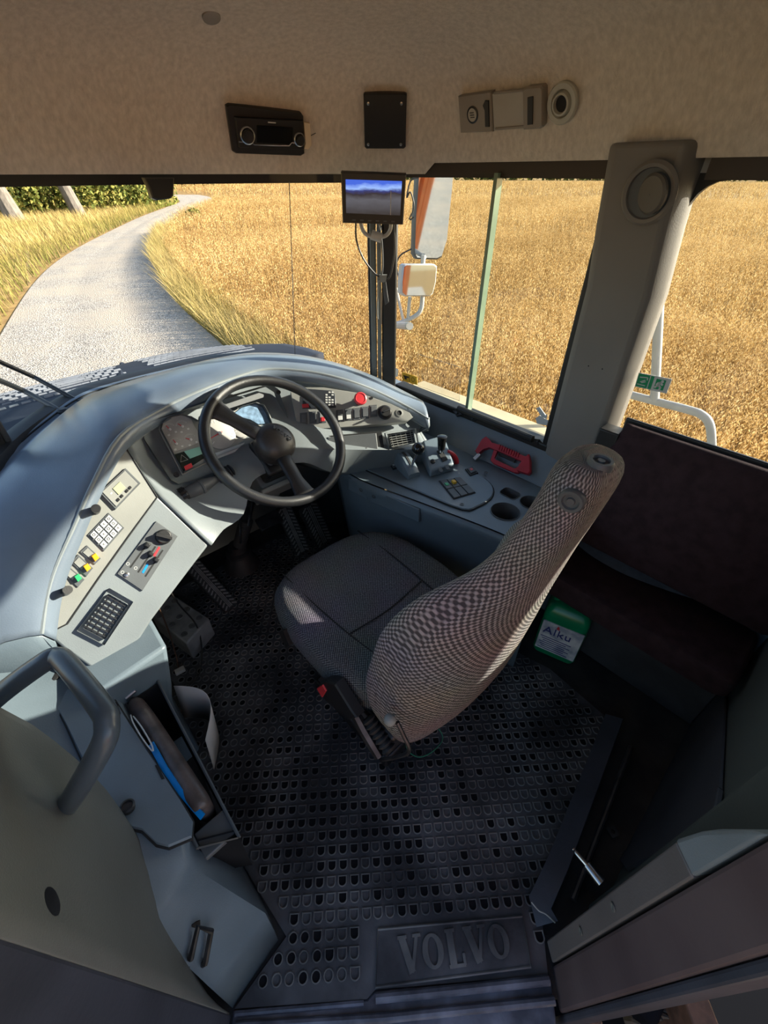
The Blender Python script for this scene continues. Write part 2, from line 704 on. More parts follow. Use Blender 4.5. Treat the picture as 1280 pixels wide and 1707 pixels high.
M['gravel'] = roadmat()
RL = [(-140, 900), (-60, 720), (-30, 640), (2, 560), (60, 470), (105, 430), (160, 398), (235, 362), (280, 345), (300, 336), (284, 328), (262, 325)]
RR = [(700, 900), (520, 720), (450, 640), (385, 588), (300, 510), (268, 460), (256, 425), (272, 383), (305, 357), (352, 338), (350, 329), (330, 325)]
rl = smoothp([gpt(*p) + Vector((0, 0, .03)) for p in RL], 6)
rr_ = smoothp([gpt(*p) + Vector((0, 0, .03)) for p in RR], 6)
rl_b = smoothp([cab(-90, -4, GZ + .03), cab(-40, -3.2, GZ + .03), cab(-12, -2.6, GZ + .03), rl[0]], 5)[:-1]
rr_b = smoothp([cab(-90, 2.6, GZ + .03), cab(-40, 3.0, GZ + .03), cab(-12, 3.2, GZ + .03), rr_[0]], 5)[:-1]
rows = []
for a, b in zip(rl_b + rl, rr_b + rr_):
    rows.append([a.lerp(b, t) + Vector((0, 0, .03 * math.sin(pi * t) - .03 * math.exp(-((t - .33) / .08) ** 2) - .03 * math.exp(-((t - .68) / .08) ** 2))) for t in [i / 16 for i in range(17)]])
struct('road', loft(rows), M['gravel'], smooth=180)
ROADPOLY = [(p.x, p.y) for p in rl] + [(p.x, p.y) for p in reversed(rr_)]


# ---- floor
fl = [(-.42, .045), (.47, .10), tuple(cab(-.22, .66))[:2], tuple(cab(-.22, 1.40))[:2], tuple(cab(1.45, 1.42))[:2], tuple(cab(1.75, .9))[:2], tuple(cab(1.75, .2))[:2], tuple(cab(1.5, -.28))[:2], tuple(cab(.5, -.28))[:2]]
struct('floor', prism(fl, -.05, 0), M['floor'], smooth=0)

# ---- right and rear walls
R0 = 1.33


def cbx(f0, f1, r0, r1, z0, z1):            # box in cab directions
    v = [cab(f, r, z) for z in (z0, z1) for f, r in ((f0, r0), (f1, r0), (f1, r1), (f0, r1))]
    return v, [(3, 2, 1, 0), (4, 5, 6, 7), (0, 1, 5, 4), (1, 2, 6, 5), (2, 3, 7, 6), (3, 0, 4, 7)]


struct('wall_right', join(cbx(-.42, 1.42, R0 + .015, R0 + .07, 0, .735)), M['greyplastic'], smooth=0)
struct('wall_rear', join(([(.47, .075, z) for z in (0, 1.54)] + [(.53, .075, z) for z in (0, 1.54)] + [(.60, .24, z) for z in (0, 1.54)] + [(.53, .26, z) for z in (0, 1.54)], [(0, 1, 3, 2), (2, 3, 5, 4), (4, 5, 7, 6), (6, 7, 1, 0), (1, 7, 5, 3), (0, 2, 4, 6)]), cbx(-.26, -.20, .56, R0 + .02, 0, .95), cbx(-.42, -.20, .56, R0 + .02, .92, .95), cbx(-.42, -.38, .54, R0 + .02, .95, 1.54), cbx(-.42, -.20, .52, .56, .9, 1.54)), M['rearwall'], smooth=0, bevel=.01)

# ---- ceiling (felt headliner with a steep fascia round the windows)
HO = [(-.41, 1.31), (0, 1.30), (.30, 1.29), (.42, 1.295), (.56, 1.325), (.7, 1.345), (1.0, 1.35), (1.16, 1.34), (1.27, 1.29), (1.36, 1.2), (1.46, 1.02), (1.53, .8), (1.56, .55), (1.53, .3), (1.45, .08), (1.32, -.1), (1.1, -.22), (.8, -.27), (.45, -.27), (.16, -.24), (-.10, -.02), (-.30, .3), (-.41, .6), (-.42, 1.0)]
hc = Vector((.6, .55, 0))
HOs = smoothp([(f, r, 0) for f, r in HO], 4, True)


def lift(p, z, top):                         # over the door opening the lining runs out flat and high
    q = cab(p.x, p.y)
    w = min(1, max(0, (.42 - q.y) / .22)) * min(1, max(0, (p.x + .40) / .08)) * (1 if p.y < .75 else 0)
    return z + w * (max(z, top) - z)


rows = []
for k, z in ((-.004, 1.497), (.0, 1.503), (.012, 1.56), (.03, 1.63), (.06, 1.69), (.12, 1.742), (.22, 1.78), (.42, 1.81), (.7, 1.83), (.97, 1.84)):
    rows.append([cab(*(hc + (p - hc) * (1 - k))[:2], lift(p, z + (.028 if (p.x < 1.2 and p.y > 1.2 and z < 1.52) else 0), 1.80 + .03 * k)) for p in HOs])
g = loft(list(reversed(rows)), True)
g = (g[0], g[1] + [tuple(range(len(HOs)))])
struct('ceiling', g, M['headliner'], smooth=180)
# roof skin above it
struct('roof', loft([[cab(*(hc + (p - hc) * k)[:2], lift(p, z, 1.80)) for p in HOs] for k, z in ((1.06, 1.50), (1.06, 1.66), (1.02, 1.90), (.5, 1.94), (.02, 1.95))], True), M['white'], smooth=60)

# ---- window header bands (dark) and frames
band = []
hp = [p for p in HOs]


def run(i0, i1):
    return [HOs[i % len(HOs)] for i in range(i0, i1)]


def bandgeo(pts, z0, z1, th):
    rows = []
    for p in pts:
        d = (p - hc).normalized()
        a = p + d * .012
        b = p + d * (.012 + th)
        rows.append([cab(a.x, a.y, z0), cab(b.x, b.y, z0), cab(b.x, b.y, z1), cab(a.x, a.y, z1)])
    return loft(rows, True, True)


struct('trim_1', bandgeo([p for p in HOs if p.y > 1.19 and .585 < p.x < 1.37], 1.488, 1.55, .05), M['darkbrown'], smooth=30)
struct('trim_6', bandgeo([p for p in HOs if p.y > 1.19 and p.x < .41], 1.488, 1.55, .05), M['darkbrown'], smooth=30)
struct('trim_2', bandgeo([p for p in HOs if p.x > .75 and p.y < 1.27], 1.474, 1.506, .05), M['blackframe'], smooth=30)

# ---- windscreen
WP = [(-150, 1010, .80), (-90, 880, .85), (-40, 800, .87), (10, 742, .885), (70, 696, .895), (130, 660, .90), (200, 637, .905), (280, 618, .91), (340, 605, .91), (400, 597, .91), (440, 596, .908), (480, 598, .90), (530, 607, .88), (580, 620, .85), (615, 633, .81), (640, 643, .775)]
WB = [pz(*p) for p in WP]                    # base of the windscreen
wb_ = smoothp(WB, 4)
top = []
for p in wb_:
    f, r, z = tocab(p)
    c = Vector((.75, .62, 0))
    q = c + (Vector((f, r, 0)) - c) * .93
    top.append(cab(q.x, q.y, 1.50))
w1 = struct('window_1', loft([wb_, [a.lerp(b, .5) + (a.lerp(b, .5) - cab(.75, .62, a.lerp(b, .5).z)).normalized() * .012 for a, b in zip(wb_, top)], top]), M['glass'], smooth=180)
# black rubber along its base
bl = [[a + (a - cab(.75, .62, a.z)).normalized() * d + Vector((0, 0, h)) for a in wb_] for d, h in ((-.042, -.006), (-.036, .018), (-.01, .022), (.014, .020), (.024, -.02))]
mk('gasket', loft(bl, False), M['blackframe'], w1, smooth=60)
# printed seam line on the windscreen


# ---- right hand front pane pair, rear side pane
w2 = struct('window_2', cbx(.955, 1.33, R0 + .03, R0 + .034, .74, 1.50), M['glassg'], smooth=0)
mk('pane', cbx(.60, .975, R0 + .045, R0 + .049, .735, 1.50), M['glassg'], w2, smooth=0)
mk('pane_edge', cbx(.953, .966, R0 + .016, R0 + .044, .74, 1.50), M['glassedge'], w2, smooth=0)
mk('window_frame', join(cbx(.585, 1.36, R0 - .0, R0 + .06, .715, .748), cbx(.585, .612, R0 + .005, R0 + .06, .74, 1.5)), M['blackframe'], w2, smooth=0, bevel=.006)
mk('outer_ledge', cbx(.55, 1.36, R0 + .052, R0 + .20, .695, .712), M['ledge'], w2, smooth=0, bevel=.006)
w3 = struct('window_3', cbx(-.40, .43, R0 + .03, R0 + .034, .70, 1.50), M['glassg'], smooth=0)
o = [(-.17, .74), (.41, .74), (.41, 1.47), (-.17, 1.47)]
pr = rrect(.77, .765, .06, 5, .03, 1.105)
mk('window_frame', ([cab(f, R0 + d, z) for d in (.012, .028) for f, z in [(.03 + .42 * math.copysign(1, c[0] - .03), 1.11 + .41 * math.copysign(1, c[1] - 1.105)) for c in pr]] + [cab(f, R0 + d, z) for d in (.012, .028) for f, z in pr],
    [(i, (i + 1) % 24, 48 + (i + 1) % 24, 48 + i) for i in range(24)] + [(24 + i, 72 + i, 72 + (i + 1) % 24, 24 + (i + 1) % 24) for i in range(24)] + [(48 + i, 48 + (i + 1) % 24, 72 + (i + 1) % 24, 72 + i) for i in range(24)]), M['blackframe'], w3, smooth=30)

# ---- front right post
ap = cab(1.345, 1.29)
P0 = pz(640, 640, .77)
f0, r0, _ = tocab(P0)
o = thing('front_pillar', 'black and grey windscreen post behind the reversing monitor', 'pillar', cab(f0, r0, .72))
fm = fr(cab(f0, r0, .70), (1, .0, 0), (0, 0, 1))
mk('post', T(fm, box(-.008, .05, -.02, .05, 0, .82)), M['blackframe'], o, bevel=.008)
mk('grey_channel', T(fm, join(box(-.052, -.03, -.02, .03, 0, .82), box(-.026, -.010, -.026, .03, 0, .82))), M['trim'], o, bevel=.004)
mk('rubber_seal', T(fm, box(-.06, -.048, -.012, .04, 0, .82)), M['rubber'], o, bevel=.003)

# ---- pillar between the side windows
fB = [(.60, 1.343), (.585, R0 - .005), (.425, R0 - .015), (.402, R0 + .02), (.40, R0 + .07), (.58, R0 + .07)]
pil = thing('side_pillar', 'beige trimmed pillar with a round air vent between the side windows', 'pillar', cab(.5, R0, .6))
rows = [[cab(f + (.012 if z > 1.3 else 0), r - s, z) for f, r in fB] for z, s in ((.55, 0), (.9, 0), (1.25, .006), (1.40, .020), (1.50, .040), (1.555, .052))]
mk('trim_panel', loft(rows, True, True), M['pillar'], pil, bevel=.012, segs=3, smooth=40)
PB = (cab(.5, R0 - .046, 1.41), cabdir(.06, -1, -.16))
PBL = (cab(.5, R0 - .0125), cabdir(.06, -1, 0))
vf = frp(PB, (1083, 322), (1120, 322))
prof = [(.060, 0), (.062, .006), (.056, .012), (.049, .010), (.046, -.002), (.046, -.004)]
mk('vent_ring', T(vf, lathe(prof, 32, False)), M['pillar'], pil)
mk('vent_bowl', T(vf, lathe([(.047, .004), (.03, .003), (.001, .003)], 32, False)), M['panel2'], pil)
mk('vent_disc', T(vf @ Matrix.Translation((.012, 0, .004)) @ Matrix.Rotation(-.35, 4, 'Y'), lathe([(.001, .013), (.034, .012), (.039, .008), (.039, .002)], 28, False)), pm('vent_disc_plastic', (.10, .09, .08), .5), pil)
for k, (x, y) in enumerate([(985, 593), (1009, 598), (981, 610), (1004, 615)]):
    mk('screw_hole', T(frp(PBL, (x, y), (x + 20, y)), lathe([(.0022, 0), (.0022, .0006)], 8)), M['seam'], pil)
# ================================================================== dashboard shell
PLF = (cab(1.1, .04, .80), cabdir(-.80, .0, .60))          # left fascia plane
PCL = (cab(1.27, .455, .852), cabdir(-.85, .0, .53))       # instrument cluster plane
PRT = (cab(1.123, .902, .82), cabdir(-.70, -.37, .60))   # right fascia plane

dash = thing('dashboard', 'grey moulded wrap-around dashboard under the windscreen', 'dashboard', cab(1.3, .5, .6))
Wp = [(-150, 1150, .62), (-170, 1000, .78), (-90, 850, .86)] + WP[3:]
Wp = [(-190, 1190, .60), (-190, 1010, .78), (-90, 850, .86), (10, 742, .88), (70, 696, .892), (130, 660, .897), (200, 637, .902), (280, 618, .907), (340, 605, .907), (400, 597, .907), (480, 598, .897), (540, 609, .87), (590, 623, .835), (640, 644, .77), (690, 668, .745)]
Rp = [(72, 1056), (80, 1000), (95, 948), (125, 880), (158, 805), (200, 732), (262, 688, .955), (330, 655, .97), (400, 628, .975), (450, 617, .972), (520, 622, .952), (580, 636, .918), (630, 655, .866), (680, 680, .805), (714, 700, .768)]
WD = [pz(*p) for p in Wp]
RD = [(pl(p[0], p[1], PLF) + PLF[1] * .018) if len(p) == 2 else pz(*p) for p in Rp]
ws_, rs_ = smoothp(WD, 4), smoothp(RD, 4)


def rowmix(t, up):
    return [a.lerp(b, t) + Vector((0, 0, up)) for a, b in zip(ws_, rs_)]


inn = []
for i, b in enumerate(rs_):
    a = ws_[i]
    d = (b - a)
    d.z = 0
    d = d.normalized()
    inn.append(b + d * .012 + Vector((0, 0, -.030)))
n_ = len(ws_)
ups = lambda s: [s] * n_
outer = [a + (a - cab(.8, .6, a.z)).normalized() * .03 + Vector((0, 0, -.10)) for a in ws_]
g = loft([outer, ws_, rowmix(.06, .010), rowmix(.12, .008), rowmix(.16, -.002), rowmix(.3, .022), rowmix(.55, .036), rowmix(.8, .030), rowmix(.93, .014), rowmix(1, .0), inn])
mk('cowl', g, M['dashtop'], dash, smooth=75, solid=.006)
mk('cowl_edge', tube([p + Vector((0, 0, .003)) for p in rs_], .0055, 8), M['dash'], dash)
ce = [g[0][k * n_] for k in range(1, 11)]
mk('cowl_end', loft([ce, [Vector((p.x, p.y, .50)) + (cab(1.2, -.2, .5) - Vector((p.x, p.y, .5))) * .12 for p in ce]]), M['greyplastic'], dash, smooth=60, solid=.006)
# demister slot along the windscreen
slot = [a.lerp(b, .135) + Vector((0, 0, .008)) for a, b in zip(ws_, rs_)]
mk('demister_slot', strap(slot[13:27], .010, .004, (0, 0, 1)), M['seam'], dash)
mk('demister_slot', strap(slot[29:46], .010, .004, (0, 0, 1)), M['seam'], dash)

# left fascia (one moulded slab on PLF)
lf = [(72, 1052), (78, 1005), (92, 950), (122, 882), (155, 808), (197, 735), (205, 735), (265, 830), (305, 868), (348, 908), (323, 940), (255, 1030), (188, 1134), (150, 1112), (105, 1080)]
mk('fascia', poly3([pl(*p, PLF) for p in lf], PLF[1], .035), M['dash'], dash, bevel=.010, segs=3, smooth=40)
# plate in it that carries the keypad and switches
lp = [(76, 1040), (84, 990), (99, 942), (130, 872), (162, 800), (196, 742), (206, 741), (262, 829), (215, 893), (165, 963), (112, 1040), (92, 1050)]
lpw = [pl(*p, PLF) + PLF[1] * .002 for p in lp]
mk('fascia_plate', poly3(lpw, PLF[1], .006), M['panel'], dash, bevel=.002)
mk('plate_seam', tube([p + PLF[1] * .0005 for p in lpw], .0022, 6, True), M['seam'], dash)
for s in [(199, 747), (134, 894)]:
    F_ = frp(PLF, s, (s[0] + 20, s[1]))
    mk('screw', T(F_, lathe([(.0065, .002), (.0065, .0035), (.003, .0035), (.0028, .0026)], 16)), M['panel2'], dash)

# centre and right face
TP = [(200, 742), (262, 698), (330, 668), (400, 641), (450, 630), (520, 634), (580, 648), (630, 666), (680, 690), (712, 706)]
TOPc = []
for i, p in enumerate(TP):
    b = RD[5 + i]
    TOPc.append(b + Vector((0, 0, -.028)))
zB = [(266, 831, .800), (300, 818, .765), (350, 806, .752), (415, 768, .778), (470, 757, .780), (520, 750, .775), (565, 750, .755), (620, 750, .735), (675, 750, .71), (716, 748, .69)]
B1 = [pz(*p) for p in zB]
B1[0] = pl(266, 831, PLF)
zC = [(345, 905, .70), (368, 888, .69), (402, 856, .69), (418, 802, .742), (456, 780, .748), (505, 768, .752), (545, 782, .70), (575, 788, .635), (640, 782, .625), (716, 775, .61)]
C1 = [pz(*p) for p in zC]
C1[0] = pl(348, 908, PLF)
C1[1] = pl(372, 884, PLF) + CF * .01
D1 = [p + CF * .16 + Vector((0, 0, -.05)) for p in C1]


# recess: push the middle of the face onto the cluster / right planes
def rowface(t):
    out = []
    for a, b in zip(TOPc, B1):
        out.append(a.lerp(b, t) + CF * .055 * min(1, 4 * t * (1 - t) * 2))
    return smoothp(out, 4)


g = loft([smoothp(TOPc, 4), rowface(.08), rowface(.5), rowface(.95), smoothp(B1, 4), [a.lerp(b, .9) for a, b in zip(smoothp(B1, 4), smoothp(C1, 4))], smoothp(C1, 4), smoothp(D1, 4)])
mk('knee_panel', g, M['dash'], dash, smooth=50, solid=.008)

# right end of the dashboard, down to the side console
ed = [RD[-1], inn[-1], TOPc[-1] + Vector((0, 0, -.01)), TOPc[-1].lerp(B1[-1], .5) + CF * .05, B1[-1], C1[-1]]
mk('end_cap', loft([ed, [p + CR * .02 + CF * .012 + Vector((0, 0, .0)) for p in ed], [p + CR * .06 + CF * .05 + Vector((0, 0, -.05)) for p in ed]]), M['dash'], dash, smooth=60, solid=.006)

# leg panel from the left end of the dashboard to the floor
lg = [[cab(f, r, z) for f, r in ((.86 + d, -.15), (.88 + d, -.005 + e), (1.05 + d, .0 + e), (1.16 + d, -.15))] for z, d, e in ((0, 0, 0), (.30, .0, .0), (.40, -.02, .02), (.56, -.03, .05))]
mk('leg_panel', loft(lg, True, True), M['greyplastic'], dash, bevel=.012, segs=3, smooth=40)

# ---- side console (right), with lever plate
PC = (cab(.9, 1.0, .63), Vector((0, 0, 1)))
con = thing('side_console', 'blue grey side console beside the driver seat', 'console', cab(.8, 1.1, 0))
zc = .63
ci = [pz(560, 772, zc), pz(600, 800, zc), pz(700, 838, zc), pz(830, 888, zc), pz(905, 925, zc)]
cis = smoothp(ci, 4)
cw = []                                      # far edge under the wall slope
for i in range(len(cis)):
    t = i / (len(cis) - 1)
    cw.append(cab(1.33 - .95 * t, 1.245, zc))
wt = [cab(1.345 - .95 * i / (len(cis) - 1), R0 + .012, .735) for i in range(len(cis))]
low = [p - CR * .0 + Vector((0, 0, -.03)) for p in cis]
bot = [p + CR * .05 + Vector((0, 0, -.40)) for p in cis]
flo = [Vector((p.x, p.y, .0)) for p in bot]
inn2 = [p + (q - p).normalized() * .012 + Vector((0, 0, .006)) for p, q in zip(cis, cw)]
mk('console_side', loft([flo, bot, [p + Vector((0, 0, -.035)) for p in cis], cis]), M['greyplastic'], con, smooth=25, solid=-.006)
# top with cup holder and tray cut into it: built as strips around the recesses is not needed, recesses are real bowls set in a moulding
holes = []


def holed(outer, holes, z):                  # flat face with holes, by triangulation
    import mathutils
    loops = [outer] + holes
    vs = [Vector((p[0], p[1], 0)) for l in loops for p in l]
    tri = mathutils.geometry.delaunay_2d_cdt([v.to_2d() for v in vs], [], [list(range(len(outer)))] + [list(range(sum(map(len, loops[:k + 1])), sum(map(len, loops[:k + 2])))) for k in range(len(holes))], 0, 1e-6, True)
    V2, _, F2, _, _, FO = tri
    faces = [f for f, og in zip(F2, FO) if 0 in og and not any(k + 1 in og for k in range(len(holes)))]
    return [(v.x, v.y, z) for v in V2], [tuple(f) for f in faces]


zt = zc + .004
cup1 = [(pz(842, 853, zt).x + .046 * math.cos(a), pz(842, 853, zt).y + .046 * math.sin(a)) for a in np.linspace(0, 2 * pi, 28, endpoint=False)]
cup2 = [(pz(885, 838, zt).x + .036 * math.cos(a), pz(885, 838, zt).y + .036 * math.sin(a)) for a in np.linspace(0, 2 * pi, 24, endpoint=False)]
fr_tray = fr(pz(850, 823, zt), CF * -1, (0, 0, 1))
tray = [tuple((fr_tray @ Vector((x, y, 0)))[:2]) for x, y in rrect(.062, .048, .014, 4)]
outl = [(p.x, p.y) for p in cis] + [(p.x, p.y) for p in reversed(cw)]
tg = holed(outl, [cup1, cup2, tray], zt)
mk('console_top', tg, M['greyplastic'], con, smooth=0)


def well(loop, depth, taper=.92):
    c = (sum(p[0] for p in loop) / len(loop), sum(p[1] for p in loop) / len(loop))
    rows = [[(c[0] + (p[0] - c[0]) * k, c[1] + (p[1] - c[1]) * k, z) for p in loop] for k, z in ((1.03, zt + .003), (.99, zt + .003), (.96, zt - .006), (taper, zt - depth))]
    g = loft(rows, True)
    n = len(loop)
    return g[0], g[1] + [tuple(reversed(range(3 * n, 4 * n)))]


mk('cup_holder', well(cup1, .075), M['panel2'], con, smooth=40)
mk('cup_holder', well(cup2, .075), M['panel2'], con, smooth=40)
mk('coin_tray', well(tray, .035), M['panel2'], con, smooth=40)
# slope up to the window sill
sl_ = [a.lerp(b, .12) + Vector((0, 0, -.012)) for a, b in zip(cw, wt)]
s2_ = [a.lerp(b, .85) + Vector((0, 0, .002)) for a, b in zip(cw, wt)]
mk('sill_slope', loft([[p + Vector((0, 0, .004)) for p in cw], sl_, [a.lerp(b, .5) for a, b in zip(cw, wt)], s2_, wt]), M['greyplastic'], con, smooth=60)
# raised lever plate
lpz = zc + .006
lpl = [(585, 768), (640, 750), (712, 752), (760, 772), (806, 798), (822, 815), (818, 832), (795, 846), (770, 850), (700, 822), (640, 797)]
lpp = [pz(x, y, lpz) for x, y in lpl]
lps = [(p.x, p.y) for p in smoothp(lpp, 3, True)]
mk('lever_plate', prism(lps, zc + .002, zc + .012, .004), M['greyplastic'], con, smooth=40)
mk('plate_groove', tube([(x, y, zc + .006) for x, y in lps], .003, 6, True), M['seam'], con)
for s in [(612, 761), (770, 841), (810, 788)]:
    mk('screw', T(fr(pz(*s, zc + .012), (1, 0, 0), (0, 0, 1)), lathe([(.007, 0), (.007, .002), (.003, .002), (.003, .001)], 14)), M['panel2'], con)
# hatches on the side of the console
PS = (cis[6] + Vector((0, 0, -.1)), (cis[10] - cis[2]).cross(Vector((0, 0, 1))).normalized())
if PS[1].dot(CR) > 0:
    PS = (PS[0], -PS[1])
for q in ([(582, 795), (614, 810), (614, 832), (582, 815)], [(618, 812), (700, 848), (700, 870), (618, 835)]):
    mk('side_hatch', poly3([pl(*p, PS) + PS[1] * .006 for p in q], PS[1], .012), M['greyplastic'], con, bevel=.003)
for s in [(604, 815), (625, 826)]:
    mk('hatch_lock', T(frp(PS, s, (s[0] + 10, s[1] + 4)), lathe([(.008, .004), (.008, .009), (.004, .009), (.003, .007)], 14)), M['panel2'], con)
# ================================================================== driver seat
SB = Vector((-.682, .7314, 0))               # seat faces forward
SRt = CR
seat = thing('driver_seat', 'grey woven cloth driver seat with high backrest in the cab centre', 'seat', cab(.62, .57, 0))


def seatpt(f, r, z):
    return cab(f, r, z)


def sup(a, n, rx, ry):                        # superellipse
    c, s = math.cos(a), math.sin(a)
    return rx * math.copysign(abs(c) ** (2 / n), c), ry * math.copysign(abs(s) ** (2 / n), s)


SC_R = .575                                   # seat centre line
# cushion
NC = 48
cf0, cf1 = .37, .955                           # rear, front
cc = (cf0 + cf1) / 2
rows, uvs = [], []
for k, (s, z, n) in enumerate([(.80, .385, 3), (.93, .39, 3.4), (.99, .405, 3.6), (1.0, .43, 3.6), (1.0, .455, 3.6), (.985, .478, 3.4), (.955, .493, 3.2), (.90, .502, 3), (.78, .504, 2.8), (.6, .497, 2.6), (.4, .49, 2.4), (.2, .486, 2.2), (.03, .485, 2)]):
    row = []
    for i in range(NC):
        a = 2 * pi * i / NC
        x, y = sup(a, n, .2925 * s, .252 * s)
        fz = .012 * max(0, x / .2925) ** 2 * -1 if z > .47 else 0
        wf = 1 - .05 * max(0, (x / .2925)) ** 3          # narrower nose
        side = (.016 * (abs(y) / .24) ** 3 if z > .48 else 0)
        row.append(seatpt(cc + x, SC_R + y * wf, z + fz + side))
        uvs.append((cc + x + (z - .5) * .6, y + (z - .5) * .6))
    rows.append(row)
cu = mk('cushion', loft(rows, True, True), M['weavefine'], seat, smooth=180)
uvm(cu, uvs)
cu.data.update()
# seams in the cushion


def ctop(f, r):
    y = (r - SC_R)
    x = f - cc
    s = max(abs(x) / .2925, abs(y) / .245)
    return .4875 + .016 * min(1, s / .75) ** 2 - (.012 * max(0, x / .2925) ** 2) + .016 * (abs(y) / .24) ** 3


def cseam(pts):
    P = smoothp([cab(f, r, ctop(f, r) + .0005) for f, r in pts], 6)
    return tube(P, .0022, 6)


mk('seam', join(cseam([(.92, .42), (.75, .42), (.58, .43), (.45, .445)]), cseam([(.92, .73), (.75, .73), (.58, .72), (.45, .705)]), cseam([(.60, .43), (.595, .575), (.60, .72)])), M['seam'], seat)

# backrest: sections along a leaning spine
spine = [(.352, .40), (.338, .47), (.322, .56), (.30, .67), (.278, .77), (.254, .86), (.232, .94), (.213, 1.02), (.196, 1.10), (.185, 1.165), (.183, 1.186)]
halfw = [.215, .238, .245, .236, .222, .180, .120, .080, .066, .060, .040]
halfd = [.066, .080, .086, .080, .072, .060, .050, .044, .042, .040, .026]
wing = [.01, .045, .07, .08, .085, .07, .025, .006, .0, .0, .0]


def res(seq, k=4):
    return [p.x for p in smoothp([(s, 0, 0) for s in seq], k)]


spf, spz = res([s[0] for s in spine]), res([s[1] for s in spine])
hw, hd, wg = res(halfw), res(halfd), res(wing)
rows, uvs = [], []
NB = 56
acc = 0
per = [0]
for i in range(1, NB):
    a, b = sup(2 * pi * (i - 1) / NB, 3, .22, .075), sup(2 * pi * i / NB, 3, .22, .075)
    per.append(per[-1] + math.hypot(a[0] - b[0], a[1] - b[1]))
for k in range(len(spf)):
    j0, j1 = max(0, k - 1), min(len(spf) - 1, k + 1)
    t = Vector((spf[j1] - spf[j0], 0, spz[j1] - spz[j0])).normalized()
    nrm = Vector((t.z, 0, -t.x))              # forward-ish normal
    if k:
        acc += math.hypot(spf[k] - spf[k - 1], spz[k] - spz[k - 1])
    row = []
    for i in range(NB):
        a = 2 * pi * i / NB
        y, d = sup(a, 3.0 - .2 * k / len(spf), hw[k], hd[k])
        q = abs(y) / max(hw[k], .01)
        bow = wg[k] * q ** 2.2 * (1.0 if d > 0 else .62)
        dd = d + bow
        row.append(cab(spf[k] + nrm.x * dd, SC_R + y, spz[k] + nrm.z * dd))
        uvs.append((per[i], acc))
    rows.append(row)
bk = mk('backrest', loft(rows, True, True), M['weave'], seat, smooth=180)
uvm(bk, uvs)

# two round buttons on the head part, seen from the rear
def ray_mesh(o, px, py):
    d = ray(px, py).normalized()
    c = W[o.name]
    from mathutils.bvhtree import BVHTree
    if o.name not in BV:
        me = o.data
        BV[o.name] = BVHTree.FromPolygons([v.co + c for v in me.vertices], [p.vertices[:] for p in me.polygons])
    h = BV[o.name].ray_cast(EYEP, d)
    return (h[0], h[1]) if h[0] is not None else (None, None)


BV = {}
# ================================================================== shared small builders
def L2(Fm, P, pts):                          # pixels -> 2-D coordinates in frame Fm on plane P
    inv = Fm.inverted()
    return [tuple((inv @ pl(x, y, P))[:2]) for x, y in pts]


def ppoly(P, pts, z0, z1, inset=0, axis=None):   # prism on plane P with an outline seen at those pixels
    Fm = frp(P, pts[0], pts[1])
    q = L2(Fm, P, pts)
    a = sum(q[i - 1][0] * q[i][1] - q[i][0] * q[i - 1][1] for i in range(len(q)))
    if a < 0:
        q = q[::-1]
    return T(Fm, prism(q, z0, z1, inset))


def shrink(pts, k, pc=None):
    c = pc or (sum(p[0] for p in pts) / len(pts), sum(p[1] for p in pts) / len(pts))
    return [(c[0] + (p[0] - c[0]) * k, c[1] + (p[1] - c[1]) * k) for p in pts]


def quadpt(q, s, t):                         # bilinear point in a pixel quad (a,b,c,d): s along ab, t along ad
    a, b, c, d = q
    return (a[0] * (1 - s) * (1 - t) + b[0] * s * (1 - t) + c[0] * s * t + d[0] * (1 - s) * t,
            a[1] * (1 - s) * (1 - t) + b[1] * s * (1 - t) + c[1] * s * t + d[1] * (1 - s) * t)


def subquad(q, s0, s1, t0, t1):
    return [quadpt(q, s0, t0), quadpt(q, s1, t0), quadpt(q, s1, t1), quadpt(q, s0, t1)]


def pframe(P, pts, hole, z0, z1):            # flat frame with one opening
    Fm = frp(P, pts[0], pts[1])
    o, h = L2(Fm, P, pts), L2(Fm, P, hole)
    g = holed(o, [h], z1)

    def wall(l, za, zb):
        n = len(l)
        return [(*p, za) for p in l] + [(*p, zb) for p in l], [(i, (i + 1) % n, n + (i + 1) % n, n + i) for i in range(n)]
    return T(Fm, join(g, wall(o, z0, z1), wall(h, z1, z0)))


def hplane(o, pts):                          # plane of a surface under three pixels
    h = [ray_mesh(o, *p)[0] for p in pts]
    n = (h[1] - h[0]).cross(h[2] - h[0]).normalized()
    if n.dot(EYEP - h[0]) < 0:
        n = -n
    return (h[0] + n * .006, n)


def knob(P, px, r, h, ridges=0, n=20):
    Fm = frp(P, px, (px[0] + 20, px[1] - 6))
    g = lathe([(r * 1.0, 0), (r * .98, h * .8), (r * .86, h)], n)
    if ridges:
        gs = [g]
        for k in range(ridges):
            a = 2 * pi * k / ridges
            gs.append(T(Matrix.Rotation(a, 4, 'Z'), box(r * .93, r * 1.1, -r * .09, r * .09, 0, h * .85)))
        g = join(*gs)
    return T(Fm, g)


def cyl(a, b, r, n=14, r2=None):
    return tube([a, b], [r, r if r2 is None else r2], n)


